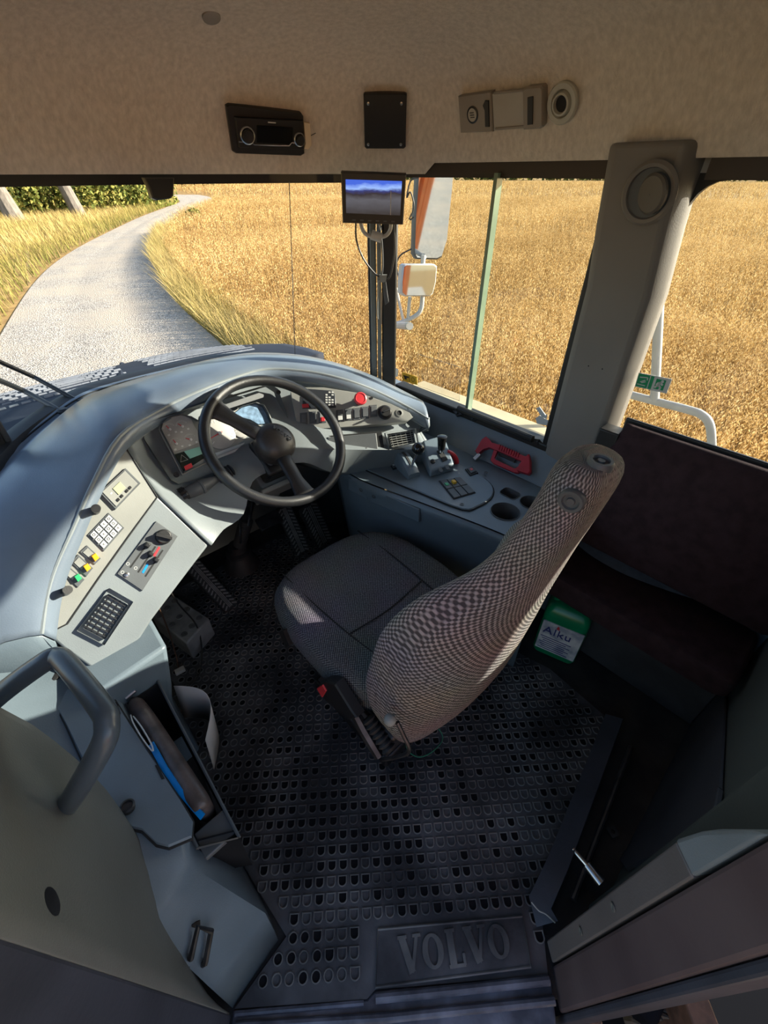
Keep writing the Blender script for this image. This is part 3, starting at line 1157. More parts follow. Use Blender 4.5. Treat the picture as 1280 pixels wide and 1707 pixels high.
# ================================================================== rest of the shell
fw = [[a + (a - cab(.75, .62, a.z)).normalized() * d + Vector((0, 0, z - a.z if z is not None else -.02)) for a in wb_] for d, z in ((.03, None), (.045, .45), (.045, -.05))]
struct('wall_front', loft(fw), M['panel2'], smooth=60, solid=-.02)
struct('wall_left', join(cbx(.26, 1.48, -.44, -.40, 0, .80)), M['dash'], smooth=0, bevel=.01)
from mathutils.bvhtree import BVHTree
wl0 = [ray_mesh(w1, x, y)[0] for x, y in ((482, 303), (484.5, 380), (487, 450), (490, 540), (492, 596))]
mk('seam_line', tube([p + (EYEP - p).normalized() * .004 for p in wl0 if p is not None], .0014, 5), M['panel2'], w1)
mkp = pz(14, 766, .85)
lp_ = thing('windscreen_post', 'black post at the left end of the windscreen', 'pillar', mkp)
mk('post', tube([mkp + Vector((0, 0, -.02)), mkp + Vector((0, 0, .30)), mkp + Vector((.01, -.01, .65))], .020, 10), M['blackframe'], lp_)
mk('rubber_seal', tube([mkp + CR * .022 + Vector((0, 0, -.02)), mkp + CR * .022 + Vector((.01, -.01, .65))], .009, 8), M['rubber'], lp_)

# ---- door opening: left column, jambs, sill
lcol = thing('door_column', 'grey green curved column trim at the hinge side of the door opening', 'trim', (-.38, .1, 0))
zs = [0, .10, .2, .35, .5, .65, .8, .95, 1.1, 1.3, 1.54]
c1 = [Vector((-.345, .072, z)) for z in zs]
C2 = [(300, 1640, .02), (299, 1605, .10), (293, 1565, .20), (272, 1480, .35), (232, 1400, .50), (168, 1312, .65), (75, 1232, .80), (0, 1190, .88), (-90, 1140, .97)]
c2 = smoothp([pz(*p) for p in C2], 5)


def atz(P, z):
    for a, b in zip(P[:-1], P[1:]):
        if a.z <= z <= b.z:
            return a.lerp(b, (z - a.z) / (b.z - a.z + 1e-9))
    return P[-1] + (P[-1] - P[-2]).normalized() * (z - P[-1].z) / max(.3, (P[-1] - P[-2]).normalized().z)


zz = [.02 + i * .05 for i in range(20)] + [1.05, 1.25, 1.5, 1.75]
rows = []
for t in (0, .12, .3, .55, .8, .93, 1.0, 1.06, 1.2, 1.4):
    row = []
    for z in zz:
        a = Vector((-.345, .072, z))
        b = atz(c2, min(z, .965))
        b = Vector((b.x, b.y, z))
        p = a.lerp(b, min(t, 1)) + Vector((.003, -.001, 0)) * math.sin(pi * min(t, 1)) * (1 + z)
        if t > 1:
            p = b + Vector((-.012, .012, 0)) if t < 1.1 else (b + Vector((-.06, .0, 0)) if t < 1.3 else Vector((-.43, .072, z)))
        row.append(p)
    rows.append(row)
colm = mk('column_skin', loft(rows), M['trim'], lcol, smooth=60, solid=-.006)
struct('trim_3', join(box(-.43, -.345, -.03, .071, 0, 1.75)), M['navy'], smooth=0, bevel=.004)
struct('trim_4', join(box(.403, .48, .073, .147, -.02, 1.75)), M['frame'], smooth=0, bevel=.006)
ht = ray_mesh(colm, 88, 1502)
if ht[0]:
    gm = fr(ht[0], (1, 0, 0), ht[1])
    mk('grommet', T(gm, lathe([(.016, 0), (.015, .004), (.010, .004), (.0095, .001), (.006, .001), (.005, .006), (.002, .007)], 18)), M['darksteel'], lcol)
for s in [(268, 1596)]:
    ht = ray_mesh(colm, *s)
    if ht[0]:
        mk('screw', T(fr(ht[0], (1, 0, 0), ht[1]), lathe([(.006, 0), (.005, .002), (.002, .002)], 12)), M['screw'], lcol)

rcol = thing('latch_column', 'narrow grey trim strip above the brown frame at the latch side of the door', 'trim', (.42, .17, 0))
mk('trim_strip', join(loft([[(x, y, z) for x, y in ((.403, .150), (.400, .150), (.398 , .188), (.42, .192), (.47, .16))] for z in (.02, .12, .45, .78)], True, True)), M['strip'], rcol, bevel=.003)
mk('strip_cap', loft([[(.400, .150, .78), (.398, .190, .78), (.43, .196, .78), (.47, .16, .78)], [(.402, .150, .86), (.401, .183, .84), (.43, .186, .84), (.47, .155, .86)], [(.402, .150, .95), (.402, .160, .93), (.43, .163, .92), (.47, .150, .95)]], True, True), M['dash'], rcol, bevel=.004)
PX = (Vector((.398, 0, 0)), Vector((-1, 0, 0)))
for s in [(1022, 1512), (968, 1552)]:
    Fm = frp(PX, s, (s[0] + 10, s[1] - 8))
    mk('screw_cover', T(Fm, lathe([(.007, 0), (.007, .002), (.004, .002), (.003, .001)], 14)), M['trim'], rcol)

sill = thing('door_sill', 'scuffed blue black metal sill across the bottom of the door opening', 'sill', (0, .03, -.03))
sq = [pz(*p, .0) for p in [(388, 1684), (612, 1666), (626, 1650), (918, 1627), (926, 1700), (926, 1760), (380, 1790)]]
mk('sill_plate', poly3([p + Vector((0, 0, .004)) for p in sq], (0, 0, 1), .06), M['sill'], sill, bevel=.004)
mk('sill_ridge', tube([pz(626, 1664, .012), pz(700, 1657, .012), pz(915, 1634, .012)], .010, 10), M['sill'], sill)
mk('sill_ridge', tube([pz(392, 1712, .010), pz(640, 1697, .010), pz(924, 1668, .010)], .009, 10), M['sill'], sill)
mk('sill_edge', tube([pz(392, 1690, .006), pz(606, 1672, .006)], .006, 8), M['sill'], sill)

# ---- floor mat
mat = thing('floor_mat', 'black dirty moulded rubber floor mat with cup pattern', 'mat', (0, .6, 0))
mo = [pz(392, 1682, 0), pz(478, 1562, 0), pz(440, 1500, 0), pz(372, 1384, 0), pz(304, 1195, 0), cab(1.06, .03), cab(1.30, .02), cab(1.62, .2), cab(1.62, .9), cab(1.3, 1.0), cab(.62, 1.02), cab(.25, 1.10), pz(1018, 1205, 0), pz(902, 1532, 0), pz(912, 1626, 0), pz(626, 1650, 0), pz(612, 1666, 0)]
mxy = [(p.x, p.y) for p in mo]
mk('mat_sheet', poly3([Vector((p.x, p.y, .008)) for p in mo], (0, 0, 1), .007), M['mat'], mat, bevel=0, smooth=0)
platepx = [(630, 1550), (870, 1528), (884, 1612), (626, 1646)]
plate = [pz(*p, .008) for p in platepx]
pitch_x, pitch_y = .0305, .0345
ca, sa = math.cos(math.radians(3.5)), math.sin(math.radians(3.5))
Dn = 14


def dshape(w, h, rnd_):
    if rnd_:
        return [(w * .5 * math.cos(2 * pi * i / Dn), h * .46 * math.sin(2 * pi * i / Dn)) for i in range(Dn)]
    pts = [(-w / 2, h * .42), (w / 2, h * .42)]
    m = Dn - 2
    for i in range(m):
        a = -pi * i / (m - 1)
        pts.append((w / 2 * math.cos(a), -h * .08 + h * .40 * math.sin(a)))
    return [pts[1]] + [pts[0]] + pts[2:][::-1]


ccx, ccy = [], []
for i in range(-45, 60):
    for j in range(-4, 60):
        x, y = i * pitch_x, j * pitch_y
        ccx.append(x * ca - y * sa)
        ccy.append(x * sa + y * ca)
ccx, ccy = np.array(ccx), np.array(ccy)
k = inpoly(ccx, ccy, [(p.x + (hcx - p.x) * .02, p.y + (hcy - p.y) * .02) for p in mo for hcx, hcy in [(0, .7)]]) & ~inpoly(ccx, ccy, [(p.x, p.y) for p in [pz(*q, .008) for q in shrink(platepx, 1.16)]])
VV, FF = [], []
o_ = 0
fmid = pz(440, 1490, 0), pz(612, 1668, 0)
for x, y in zip(ccx[k], ccy[k]):
    ff, rr0, _ = tocab(Vector((x, y, 0)))
    rnd_ = ff > .70 or ((x - fmid[0].x) * (fmid[1].y - fmid[0].y) - (y - fmid[0].y) * (fmid[1].x - fmid[0].x)) > 0
    A = dshape(.0245, .0275, rnd_)
    Bq = dshape(.0185, .0215, rnd_)
    jx = rng.normal(0, .0006)
    ring = []
    for P_, z in ((A, .0075), ([(a[0] * .96, a[1] * .96) for a in A], .0125), ([(a[0] * 1.04, a[1] * 1.04) for a in Bq], .0125), (Bq, .0078)):
        ring += [(x + jx + a * ca - b * sa, y + a * sa + b * ca, z) for a, b in P_]
    VV += ring
    for s in range(3):
        for i in range(Dn):
            FF.append((o_ + s * Dn + i, o_ + s * Dn + (i + 1) % Dn, o_ + (s + 1) * Dn + (i + 1) % Dn, o_ + (s + 1) * Dn + i))
    o_ += 4 * Dn
mk('cup_pattern', (VV, FF), M['matrim'], mat, smooth=60, kind='stuff')
def patchy_mat(p):                           # worn-through and dust-filled areas vary the painted cup shade
    return min(1, max(0, .5 + mnoise.noise(Vector((p[0] * 3.1, p[1] * 3.1, 2.0))) * 1.6))


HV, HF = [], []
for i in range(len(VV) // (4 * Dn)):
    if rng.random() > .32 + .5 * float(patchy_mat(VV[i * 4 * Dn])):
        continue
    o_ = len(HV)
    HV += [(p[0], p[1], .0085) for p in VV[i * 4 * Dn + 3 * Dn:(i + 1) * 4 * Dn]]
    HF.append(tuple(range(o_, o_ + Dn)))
mk('cup_shade', (HV, HF), pm('cup_shadow', (.010, .010, .012), .8, spec=.1), mat, smooth=0, kind='stuff')  # flat dark faces paint the shade inside the cups
mk('name_plate', T(Matrix.Identity(4), poly3([p + Vector((0, 0, .004)) for p in plate], (0, 0, 1), .005)), M['mat'], mat, bevel=.0015)
mk('plate_border', tube([p + Vector((0, 0, .004)) for p in plate], .003, 6, True), M['matrim'], mat)
pc_ = pz(758, 1580, .012)
pd_ = pz(848, 1562, .012) - pz(672, 1588, .012)
wf = fr(pc_, pd_, (0, 0, 1))
mk('embossed_word', T(wf, wordmark(.062, pd_.length / 4.85, .016, 0, .005)), M['matrim'], mat, smooth=20)
PM = (Vector((0, 0, .02)), Vector((0, 0, 1)))
mk('edge_flap', strap([pz(1024, 1195, .05), pz(980, 1310, .045), pz(930, 1440, .04), pz(900, 1505, .03), pz(912, 1540, .02)], .055, .006, [(1, .25, .35)] * 5), M['navy'], mat, smooth=40)
w_ = thing('loose_wire', 'short pale wire end lying by the door sill corner', 'wire', pz(905, 1522, .03))
mk('strand', tube(smoothp([pz(886, 1504, .045), pz(898, 1518, .05), pz(910, 1524, .045), pz(925, 1538, .03)], 4), .0016, 6), M['paper'], w_)

# ---- left console beside the door
lc = thing('door_console', 'blue grey console between the door opening and the dashboard', 'console', cab(.7, -.2, 0))
fl_ = [cab(1.08, -.06), cab(.85, -.055), cab(.6, -.055), cab(.40, -.052), Vector((-.262, .192, 0)), Vector((-.31, .128, 0)), Vector((-.345, .08, 0)), Vector((-.40, .16, 0))]
tp_ = [cab(1.12, -.11, .53), cab(.85, -.10, .495), cab(.62, -.10, .495), cab(.47, -.095, .475), cab(.425, -.11, .45), cab(.40, -.16, .45), cab(.38, -.20, .47), cab(.36, -.24, .50)]
m1 = [a.lerp(b, .35) + (Vector((.012, .004, 0)) * (2.2 if i == 4 else 1) if i in (3, 4, 5) else Vector()) for i, (a, b) in enumerate(zip(fl_, tp_))]
m2 = [a.lerp(b, .93) + Vector((.004, .0, 0)) for a, b in zip(fl_, tp_)]
tp2 = [p + Vector((-.012, 0, .012)) for p in tp_]
tp3 = [cab(1.13, -.20, .60), cab(.85, -.20, .515), cab(.62, -.20, .515), cab(.50, -.19, .50), cab(.47, -.20, .49), cab(.44, -.22, .49), cab(.42, -.24, .50), cab(.40, -.27, .52)]
tp4 = [cab(1.13, -.30, .66), cab(.85, -.30, .545), cab(.62, -.30, .54), cab(.52, -.29, .53), cab(.5, -.29, .53), cab(.48, -.29, .53), cab(.45, -.29, .54), cab(.42, -.30, .55)]
tp5 = [cab(1.13, -.37, .70), cab(.85, -.37, .62), cab(.62, -.37, .62), cab(.52, -.37, .62), cab(.5, -.37, .62), cab(.48, -.37, .62), cab(.45, -.37, .62), cab(.42, -.37, .62)]
tp6 = [cab(1.10, -.40, .80), cab(.85, -.40, .80), cab(.62, -.40, .80), cab(.52, -.40, .80), cab(.5, -.40, .80), cab(.48, -.40, .80), cab(.45, -.40, .80), cab(.42, -.40, .8)]
lcm = mk('console_body', loft([fl_, m1, m2, tp_, tp2, tp3, tp4, tp5, tp6]), M['greyplastic'], lc, smooth=38, solid=-.006)
PLC = (cab(.62, -.20, .519), cabdir(0, .21, 1))
cov = [(80, 1122), (100, 1108), (130, 1102), (160, 1120), (205, 1190), (252, 1262), (300, 1335), (322, 1372), (320, 1398), (282, 1414), (262, 1409), (238, 1386), (200, 1378), (182, 1358), (150, 1296), (112, 1212), (76, 1142)]
mk('cover_plate', ppoly(PLC, cov, -.006, .008, .003), M['greyplastic'], lc, smooth=30)
Fm = frp(PLC, cov[0], cov[1])
mk('cover_groove', tube([Fm @ Vector((*q, .0)) for q in L2(Fm, PLC, cov)], .0035, 6, True), M['seam'], lc)
mk('cover_knob', T(frp(PLC, (215, 1354), (230, 1350)), lathe([(.008, .006), (.008, .014), (.013, .015), (.0135, .024), (.010, .026), (.009, .023), (.002, .023)], 20)), M['black'], lc)
mk('cover_knob', T(frp(PLC, (93, 1138), (110, 1132)), lathe([(.008, .006), (.008, .014), (.013, .015), (.0135, .024), (.010, .026)], 20)), M['black'], lc)
PLD = (cab(.62, -.30, .545), cabdir(0, .38, 1))
mk('latch_recess', ppoly(PLD, [(-20, 1180), (35, 1165), (62, 1205), (28, 1222), (-10, 1230)], -.02, .004, .002), M['panel2'], lc)
mk('latch_button', T(frp(PLD, (25, 1204), (40, 1198)), lathe([(.012, .004), (.012, .009), (.006, .011)], 16)), M['dash'], lc)
mk('latch_recess', ppoly(PLC, [(66, 1258), (78, 1247), (93, 1248), (90, 1262), (80, 1272)], -.01, .012, .002), M['dash'], lc)
for q in ([(190, 1176), (196, 1174), (202, 1194), (197, 1196)], [(259, 1280), (264, 1279), (275, 1302), (270, 1303)]):
    mk('slot', ppoly(PLC, q, .0, .010), M['seam'], lc)
# latch loop on the end of the console
PE_h = ray_mesh(lcm, 330, 1570)
PE = (PE_h[0], PE_h[1] if PE_h[1].dot(EYEP - PE_h[0]) > 0 else -PE_h[1])
lk = thing('door_striker', 'worn steel door striker loop on the console end by the sill', 'latch', PE[0])
Fp = lambda x, y, h: pl(x, y, (PE[0] + PE[1] * h, PE[1]))
mk('loop', tube([Fp(316, 1596, .0), Fp(318, 1598, .022), Fp(330, 1545, .022), Fp(352, 1552, .022), Fp(342, 1606, .022), Fp(338, 1608, .0)], .0055, 8), M['darksteel'], lk)
mk('striker_plate', ppoly(PE, [(318, 1540), (332, 1532), (334, 1600), (312, 1612)], -.004, .003), M['seam'], lk)

# grab handle over it
gh = thing('grab_handle', 'thick blue grey tubular grab handle above the door console', 'handle', cab(.5, -.3, .6))
hp_ = [pz(110, 1345, .76), pz(132, 1312, .83), pz(172, 1240, .905), pz(178, 1205, .925), pz(168, 1178, .93), pz(112, 1108, .925), pz(95, 1096, .92), pz(72, 1105, .915), pz(0, 1158, .87), pz(-60, 1215, .78)]
mk('grip', tube(smoothp(hp_, 6), .0155, 16), M['handle'], gh)

# document pocket and what it holds
dp = thing('document_pocket', 'black open pocket hung on the inner side of the door console', 'pocket', cab(.62, -.05, .3))
pk = []
for z, a, b in ((.20, .03, .0), (.46, .0, .0)):
    pk.append([cab(.86, -.092, z), cab(.44 + a, -.088, z), cab(.40 + a, -.02 - a * .3, z), cab(.86, -.01 - a * .5, z)])
mk('pocket_box', loft([[p.lerp(sum(pk[1], Vector()) / 4, .08) for p in pk[1]]] * 1 + [[p.lerp(sum(pk[0], Vector()) / 4, .1) for p in pk[0]], pk[0], pk[1]], True), M['pocketblack'], dp, smooth=20, solid=.003)
mk('pocket_rim', tube(pk[1], .0035, 6, True), M['panel2'], dp)
mk('pocket_end', cbx(.415, .47, -.085, -.02, .44, .455), M['panel2'], dp, bevel=.003)
pu = thing('leather_pouch', 'long worn brown black pouch standing in the document pocket', 'pouch', cab(.64, -.055, .42))
pp_ = smoothp([cab(.84, -.075, .465), cab(.74, -.066, .475), cab(.62, -.058, .482), cab(.53, -.052, .482), cab(.485, -.048, .475)], 4)
rows = []
for i, p in enumerate(pp_):
    t = i / (len(pp_) - 1)
    rr = .022 * (1 - .25 * abs(2 * t - 1) ** 6) * (.55 if i in (0, len(pp_) - 1) else 1)
    rows.append([p + CR * (rr * .9 * math.cos(a)) + Vector((0, 0, (rr * .8 if math.sin(a) > 0 else .09) * math.sin(a))) for a in np.linspace(0, 2 * pi, 14, endpoint=False)])
mk('pouch_body', loft(rows, True, True), pm('worn_leather', (.05, .038, .034), .4, .0, 20, .2, 120, col2=(.12, .09, .08)), pu, smooth=60)
mk('clasp', cyl(cab(.845, -.085, .478), cab(.845, -.06, .484), .006, 10), M['steel'], pu)
fo = thing('blue_folder', 'thin bright blue plastic folder in the document pocket', 'folder', cab(.55, -.09, .45))
mk('sheet', strap([pz(252, 1240, .497), pz(275, 1282, .497), pz(300, 1318, .493), pz(338, 1362, .478)], .012, .004, [(1, .6, .5)] * 4), M['blue'], fo, smooth=0)
ln = thing('charging_cord', 'thin white cord looped over the edge of the document pocket', 'cord', cab(.8, -.09, .48))
mk('loop', tube(smoothp([pz(218, 1192, .50), pz(222, 1205, .51), pz(238, 1232, .51), pz(254, 1252, .505), pz(252, 1240, .508), pz(236, 1212, .508), pz(222, 1194, .50)], 4), .0016, 6), M['key'], ln)
pa = thing('paper_sheet', 'curled beige paper sheet standing between pocket and floor', 'paper', cab(.8, .0, .3))
rows = []
for z in (.27, .345, .42):
    rows.append([cab(.84 - .16 * t, .00 + .055 * math.sin(pi * t) + (z - .27) * .1, z - .05 * t * t) for t in np.linspace(0, 1, 12)])
mk('sheet', loft(rows), M['paper'], pa, smooth=180, solid=.001)

# cross wrench in the gap by the rear wall
cw_ = thing('wheel_wrench', 'dirty cross shaped wheel wrench lying beside the rear wall', 'wrench', pz(985, 1440, .04))
mk('long_bar', cyl(pz(1052, 1245, .06), pz(955, 1500, .03), .0085, 10), M['darksteel'], cw_)
mk('cross_bar', cyl(pz(955, 1415, .05), pz(982, 1446, .05), .006, 10), M['steel'], cw_)
mk('socket', T(Matrix.Identity(4), tube([pz(978, 1441, .05), pz(1002, 1472, .05)], [.012, .0135], 14)), M['steel'], cw_)
nt_ = thing('square_nut', 'small square plate nut on the floor by the rear wall', 'nut', pz(1021, 1387, .01))
fm = fr(pz(1021, 1387, .012), (1, .3, 0), (0, 0, 1))
mk('plate', T(fm, ringp(rrect(.026, .026, .003, 3), circ(.006, 16), 0, .004)), M['darksteel'], nt_)
# flap on the rear wall
PRW = (cab(-.196, .9, .3), CF)
fp_ = thing('wall_flap', 'dark navy lower flap on the rear wall near the door latch column', 'panel', pl(1120, 1390, PRW))
mk('flap_sheet', ppoly(PRW, [(1033, 1432), (1048, 1452), (1128, 1415), (1192, 1396), (1205, 1318), (1130, 1356)], 0, .008, .002), M['flap'], fp_)
fp2 = thing('wall_panel', 'scratched grey lower panel on the rear wall behind the trainer bench', 'panel', pl(1120, 1290, PRW))
mk('panel_sheet', ppoly(PRW, [(1020, 1430), (1035, 1428), (1130, 1354), (1204, 1316), (1212, 1160), (1180, 1150), (1105, 1190)], 0, .005, .002), M['flap'], fp2)
# ================================================================== steering wheel and column
n_w = cabdir(-.65, .02, .80)
WCn = cab(1.105, .576, .849)
swh = thing('steering_wheel', 'black two spoke steering wheel with round dark hub', 'steering wheel', WCn)
wfm = fr(WCn, CR, n_w)
RW = .211
mk('rim', T(wfm, (lambda: tube([(RW * math.cos(a), RW * math.sin(a), 0) for a in np.linspace(0, 2 * pi, 56, endpoint=False)], .0165, 14, True))()), M['wheel'], swh, smooth=180)
inv = wfm.inverted()
PWH = (WCn, n_w)
for tgt in ((358, 681), (506, 818)):
    q = inv @ pl(*tgt, PWH)
    dr = Vector((q.x, q.y, 0)).normalized()
    sd_ = Vector((-dr.y, dr.x, 0))
    rows = []
    for s, w, h, z in ((.03, .030, .016, -.022), (.08, .026, .014, -.020), (.14, .025, .011, -.012), (.185, .034, .010, -.003), (.205, .052, .008, 0)):
        rows.append([dr * s + sd_ * (w * math.cos(a)) * .95 + Vector((0, 0, z + h * math.sin(a))) for a in np.linspace(0, 2 * pi, 14, endpoint=False)])
    mk('spoke', T(wfm, loft(rows, True, True)), M['wheel'], swh, smooth=180)
hub = T(wfm, lathe([(.056, -.075), (.063, -.05), (.065, -.022), (.062, -.012), (.054, .0), (.039, .010), (.019, .016), (.002, .018)], 36))
mk('hub', hub, pm('hub_leather', (.035, .032, .030), .42, .2, 25, .1, 300), swh, smooth=50)
hc_ = pl(470, 722, (WCn + n_w * .015, n_w))
hd_ = pl(487, 748, (WCn + n_w * .015, n_w)) - pl(452, 722, (WCn + n_w * .015, n_w))
mk('hub_word', T(fr(hc_ + n_w * .001, hd_, n_w), wordmark(.011, .0135, .0028, -.002, .0016)), M['panel2'], swh, smooth=20)

col_ = thing('steering_column', 'black steering column with rubber boots under the wheel', 'steering column', WCn - n_w * .3)
cfm = fr(WCn, CR, n_w)
mk('shaft_cover', T(cfm, join(box(-.05, .05, -.075, .045, -.16, -.07, -.006, -.006))), M['black'], col_, bevel=.01)
mk('column_bracket', T(cfm, join(box(-.062, .066, -.10, .06, -.235, -.165), box(-.075, .08, -.105, -.085, -.24, -.15), box(-.05, .05, -.09, .05, -.33, -.24, .01, .01))), M['dash'], col_, bevel=.006)
mk('ignition_lock', T(cfm @ Matrix.Translation((-.030, -.040, -.068)), lathe([(.012, 0), (.012, .006), (.006, .006), (.005, .003)], 16)), M['panel2'], col_)
PS_ = (WCn - n_w * .105, n_w)
a, b = pl(362, 798, PS_), pl(302, 829, PS_)
bel = [a.lerp(b, t) for t in np.linspace(-.45, 0, 13)]
mk('stalk_boot', tube(bel, [.024 if i % 2 else .018 for i in range(13)], 12), M['rubber'], col_)
mk('stalk', tube([a.lerp(b, t) for t in (0, .25, .42, .43, .48, .49, .85, .86)], [.010, .017, .022, .0235, .0235, .021, .021, .014], 16), M['panel2'], col_)
d_ = (b - a).normalized()
eg = [tube([a.lerp(b, .86), a.lerp(b, .90), a.lerp(b, 1.0)], [.022, .0235, .019], 16)]
ef = fr(a.lerp(b, .93), Vector((0, 0, 1)), d_)
for k in range(10):
    eg.append(T(ef @ Matrix.Rotation(2 * pi * k / 10, 4, 'Z'), box(.019, .0265, -.003, .0022, -.008, .010)))
mk('stalk_dial', join(*eg), M['black'], col_)
a, b = pl(484, 734, PS_), pl(503, 724, PS_)
mk('stalk_rod', cyl(a, b, .0035, 8), M['steel'], col_)
mk('stalk_paddle', ppoly(PS_, [(502, 726), (508, 718), (524, 709), (531, 713), (530, 720), (516, 727), (504, 730)], -.006, .008, .003), M['black'], col_)
s0, s1 = WCn - n_w * .31, cab(1.54, .52, .14)
mk('lower_shaft', cyl(s0, s1, .018, 12), M['darksteel'], col_)
bl_ = [s0.lerp(s1, t) for t in np.linspace(.55, .98, 17)]
mk('shaft_boot', tube(bl_, [.030 if i % 2 else .022 for i in range(17)], 14), M['rubber'], col_)
fb = fr(cab(1.555, .515, .008), CR, (0, 0, 1))
mk('floor_boot', T(fb, lathe([(.085, 0), (.075, .03), (.058, .06), (.052, .075), (.058, .08), (.058, .095), (.040, .10), (.038, .135)], 24)), M['rubber'], col_, smooth=40)
mk('tilt_pedal', T(fr(pz(448, 868, .33), CR, cabdir(-.5, 0, .8)), box(-.05, .055, -.03, .03, -.01, .008)), M['darksteel'], col_, bevel=.003)
mk('tilt_bracket', join(cyl(pz(420, 830, .52), pz(414, 876, .35), .005, 8), cyl(pz(400, 850, .5), pz(401, 905, .28), .004, 8)), M['chrome'], col_)

# ================================================================== pedals and footwell
def pedal(name, label, top2, bot2, zt_, zb_, chev=True, frame=True):
    A, Bq = pz(*top2[0], zt_), pz(*top2[1], zt_)
    Cq, Dq = pz(*bot2[1], zb_), pz(*bot2[0], zb_)
    ctr = (A + Bq + Cq + Dq) / 4
    yv = ((A + Bq) - (Cq + Dq)).normalized()
    xv = (Bq - A) + (Cq - Dq)
    nn = xv.cross(yv).normalized()
    if nn.dot(EYEP - ctr) < 0:
        nn = -nn
    xv = yv.cross(nn).normalized()
    Fm = fr(ctr, xv, nn)
    iv = Fm.inverted()
    w = ((Bq - A).length + (Cq - Dq).length) / 2
    h = ((A + Bq) / 2 - (Cq + Dq) / 2).length
    t = thing(name, label, 'pedal', ctr)
    mk('pad', T(Fm, prism(rrect(w, h, .012, 4), -.012, .006, .003)), M['rubber'], t, smooth=40)
    g = []
    nrow = int(h / .018)
    for i in range(nrow):
        y = -h / 2 + .012 + (h - .024) * i / max(1, nrow - 1)
        for s in (-1, 1):
            g.append(T(Matrix.Translation((s * w * .30, y, .006)) @ Matrix.Rotation(s * -.6, 4, 'Z'), box(-w * .15, w * .15, -.003, .003, 0, .004)))
    for s in (-.09, 0, .09):
        g.append(box(w * s - .002, w * s + .002, -h * .47, h * .47, .006, .009))
    mk('tread', T(Fm, join(*g)), M['pedal'], t, smooth=0)
    mk('pedal_arm', cyl(ctr - nn * .01 + yv * h * .1, ctr - nn * .12 + yv * .02, .010, 8), M['darksteel'], t)
    return t


pedal('brake_pedal', 'narrow black brake pedal directly below the steering wheel rim', [(458, 846), (484, 843)], [(496, 928), (514, 914)], .30, .07)
pedal('accelerator_pedal', 'wide ribbed accelerator pedal beside the console and the brake pedal', [(497, 846), (527, 838)], [(530, 915), (552, 895)], .30, .08)
pedal('retarder_pedal', 'long ribbed retarder pedal in front of the footrest block', [(301, 943), (328, 927)], [(377, 1021), (396, 1006)], .19, .04)
fr_ = thing('footrest_block', 'grey dimpled footrest block on the floor under the heater panel', 'footrest', pz(300, 1040, 0))
ft = [pz(251, 1025, .12), pz(287, 990, .12), pz(349, 1031, .11), pz(311, 1073, .11)]
fbm = [Vector((p.x * 1.0, p.y, .008)) for p in ft]
mk('block', loft([fbm, ft], True, True), M['pedal'], fr_, bevel=.006)
g = []
for i in range(3):
    for j in range(3):
        s, t = (i + .5) / 3, (j + .5) / 3
        p = ft[0].lerp(ft[1], s).lerp(ft[3].lerp(ft[2], s), t)
        g.append(T(fr(p, (1, 0, 0), (0, 0, 1)), lathe([(.013, -.001), (.012, .003), (.008, .003), (.007, .0005)], 12)))
for q in g:
    mk('dimple', q, M['matrim'], fr_, smooth=30)
c1_ = thing('floor_cable', 'thin brown cable hanging from the dashboard to a connector on the mat', 'cable', pz(296, 1110, .02))
mk('cord', tube(smoothp([pz(255, 1000, .45), pz(268, 1020, .33), pz(282, 1055, .15), pz(294, 1095, .03), pz(297, 1112, .02)], 5), .0028, 6), M['rust'], c1_)
mk('connector', T(fr(pz(300, 1118, .02), pz(310, 1112, .02) - pz(295, 1120, .02), (0, 0, 1)), cbox(0, 0, .035, .02, -.008, .008)), M['paper'], c1_, bevel=.002)
c2_ = thing('floor_cable', 'black cable looping across the footrest and round on the mat', 'cable', pz(330, 1150, .02))
mk('cord', tube(smoothp([pz(283, 985, .42), pz(300, 1010, .25), pz(326, 1040, .13), pz(336, 1075, .05), pz(334, 1118, .018), pz(318, 1142, .017), pz(285, 1165, .017), pz(268, 1185, .017), pz(262, 1200, .017)], 5), .003, 6), M['wire'], c2_)

# ================================================================== instrument cluster
PC2 = (PCL[0] + PCL[1] * .034, PCL[1])
clu = thing('instrument_cluster', 'grey instrument cluster with white dials behind the steering wheel', 'instrument cluster', PC2[0])
out_ = [(236, 708), (330, 676), (448, 641), (462, 650), (490, 733), (478, 742), (318, 802), (296, 807), (284, 801), (240, 733)]
opn = [(268, 716), (270, 706), (280, 697), (300, 691), (318, 695), (330, 702), (350, 692), (380, 690), (386, 688), (402, 678), (425, 672), (438, 676), (446, 690), (452, 706), (458, 722), (440, 730), (378, 754), (306, 789), (301, 780)]
mk('bezel', pframe(PC2, out_, opn, -.03, .010), M['bezel'], clu, smooth=30, bevel=.002)
mk('dial_plate', ppoly((PC2[0] - PC2[1] * .012, PC2[1]), shrink(opn, 1.04), -.006, 0), M['panel'], clu, smooth=0)
PD = (PC2[0] - PC2[1] * .0115, PC2[1])
mdial = pm('dial_face', (.30, .30, .285), .5, .05, 20)
mk('gauge_panel', ppoly(PD, [(268, 716), (272, 704), (284, 696), (304, 692), (318, 699), (330, 722), (334, 738), (288, 755)], 0, .004, .001), mdial, clu)
PG = (PD[0] + PD[1] * .004, PD[1])
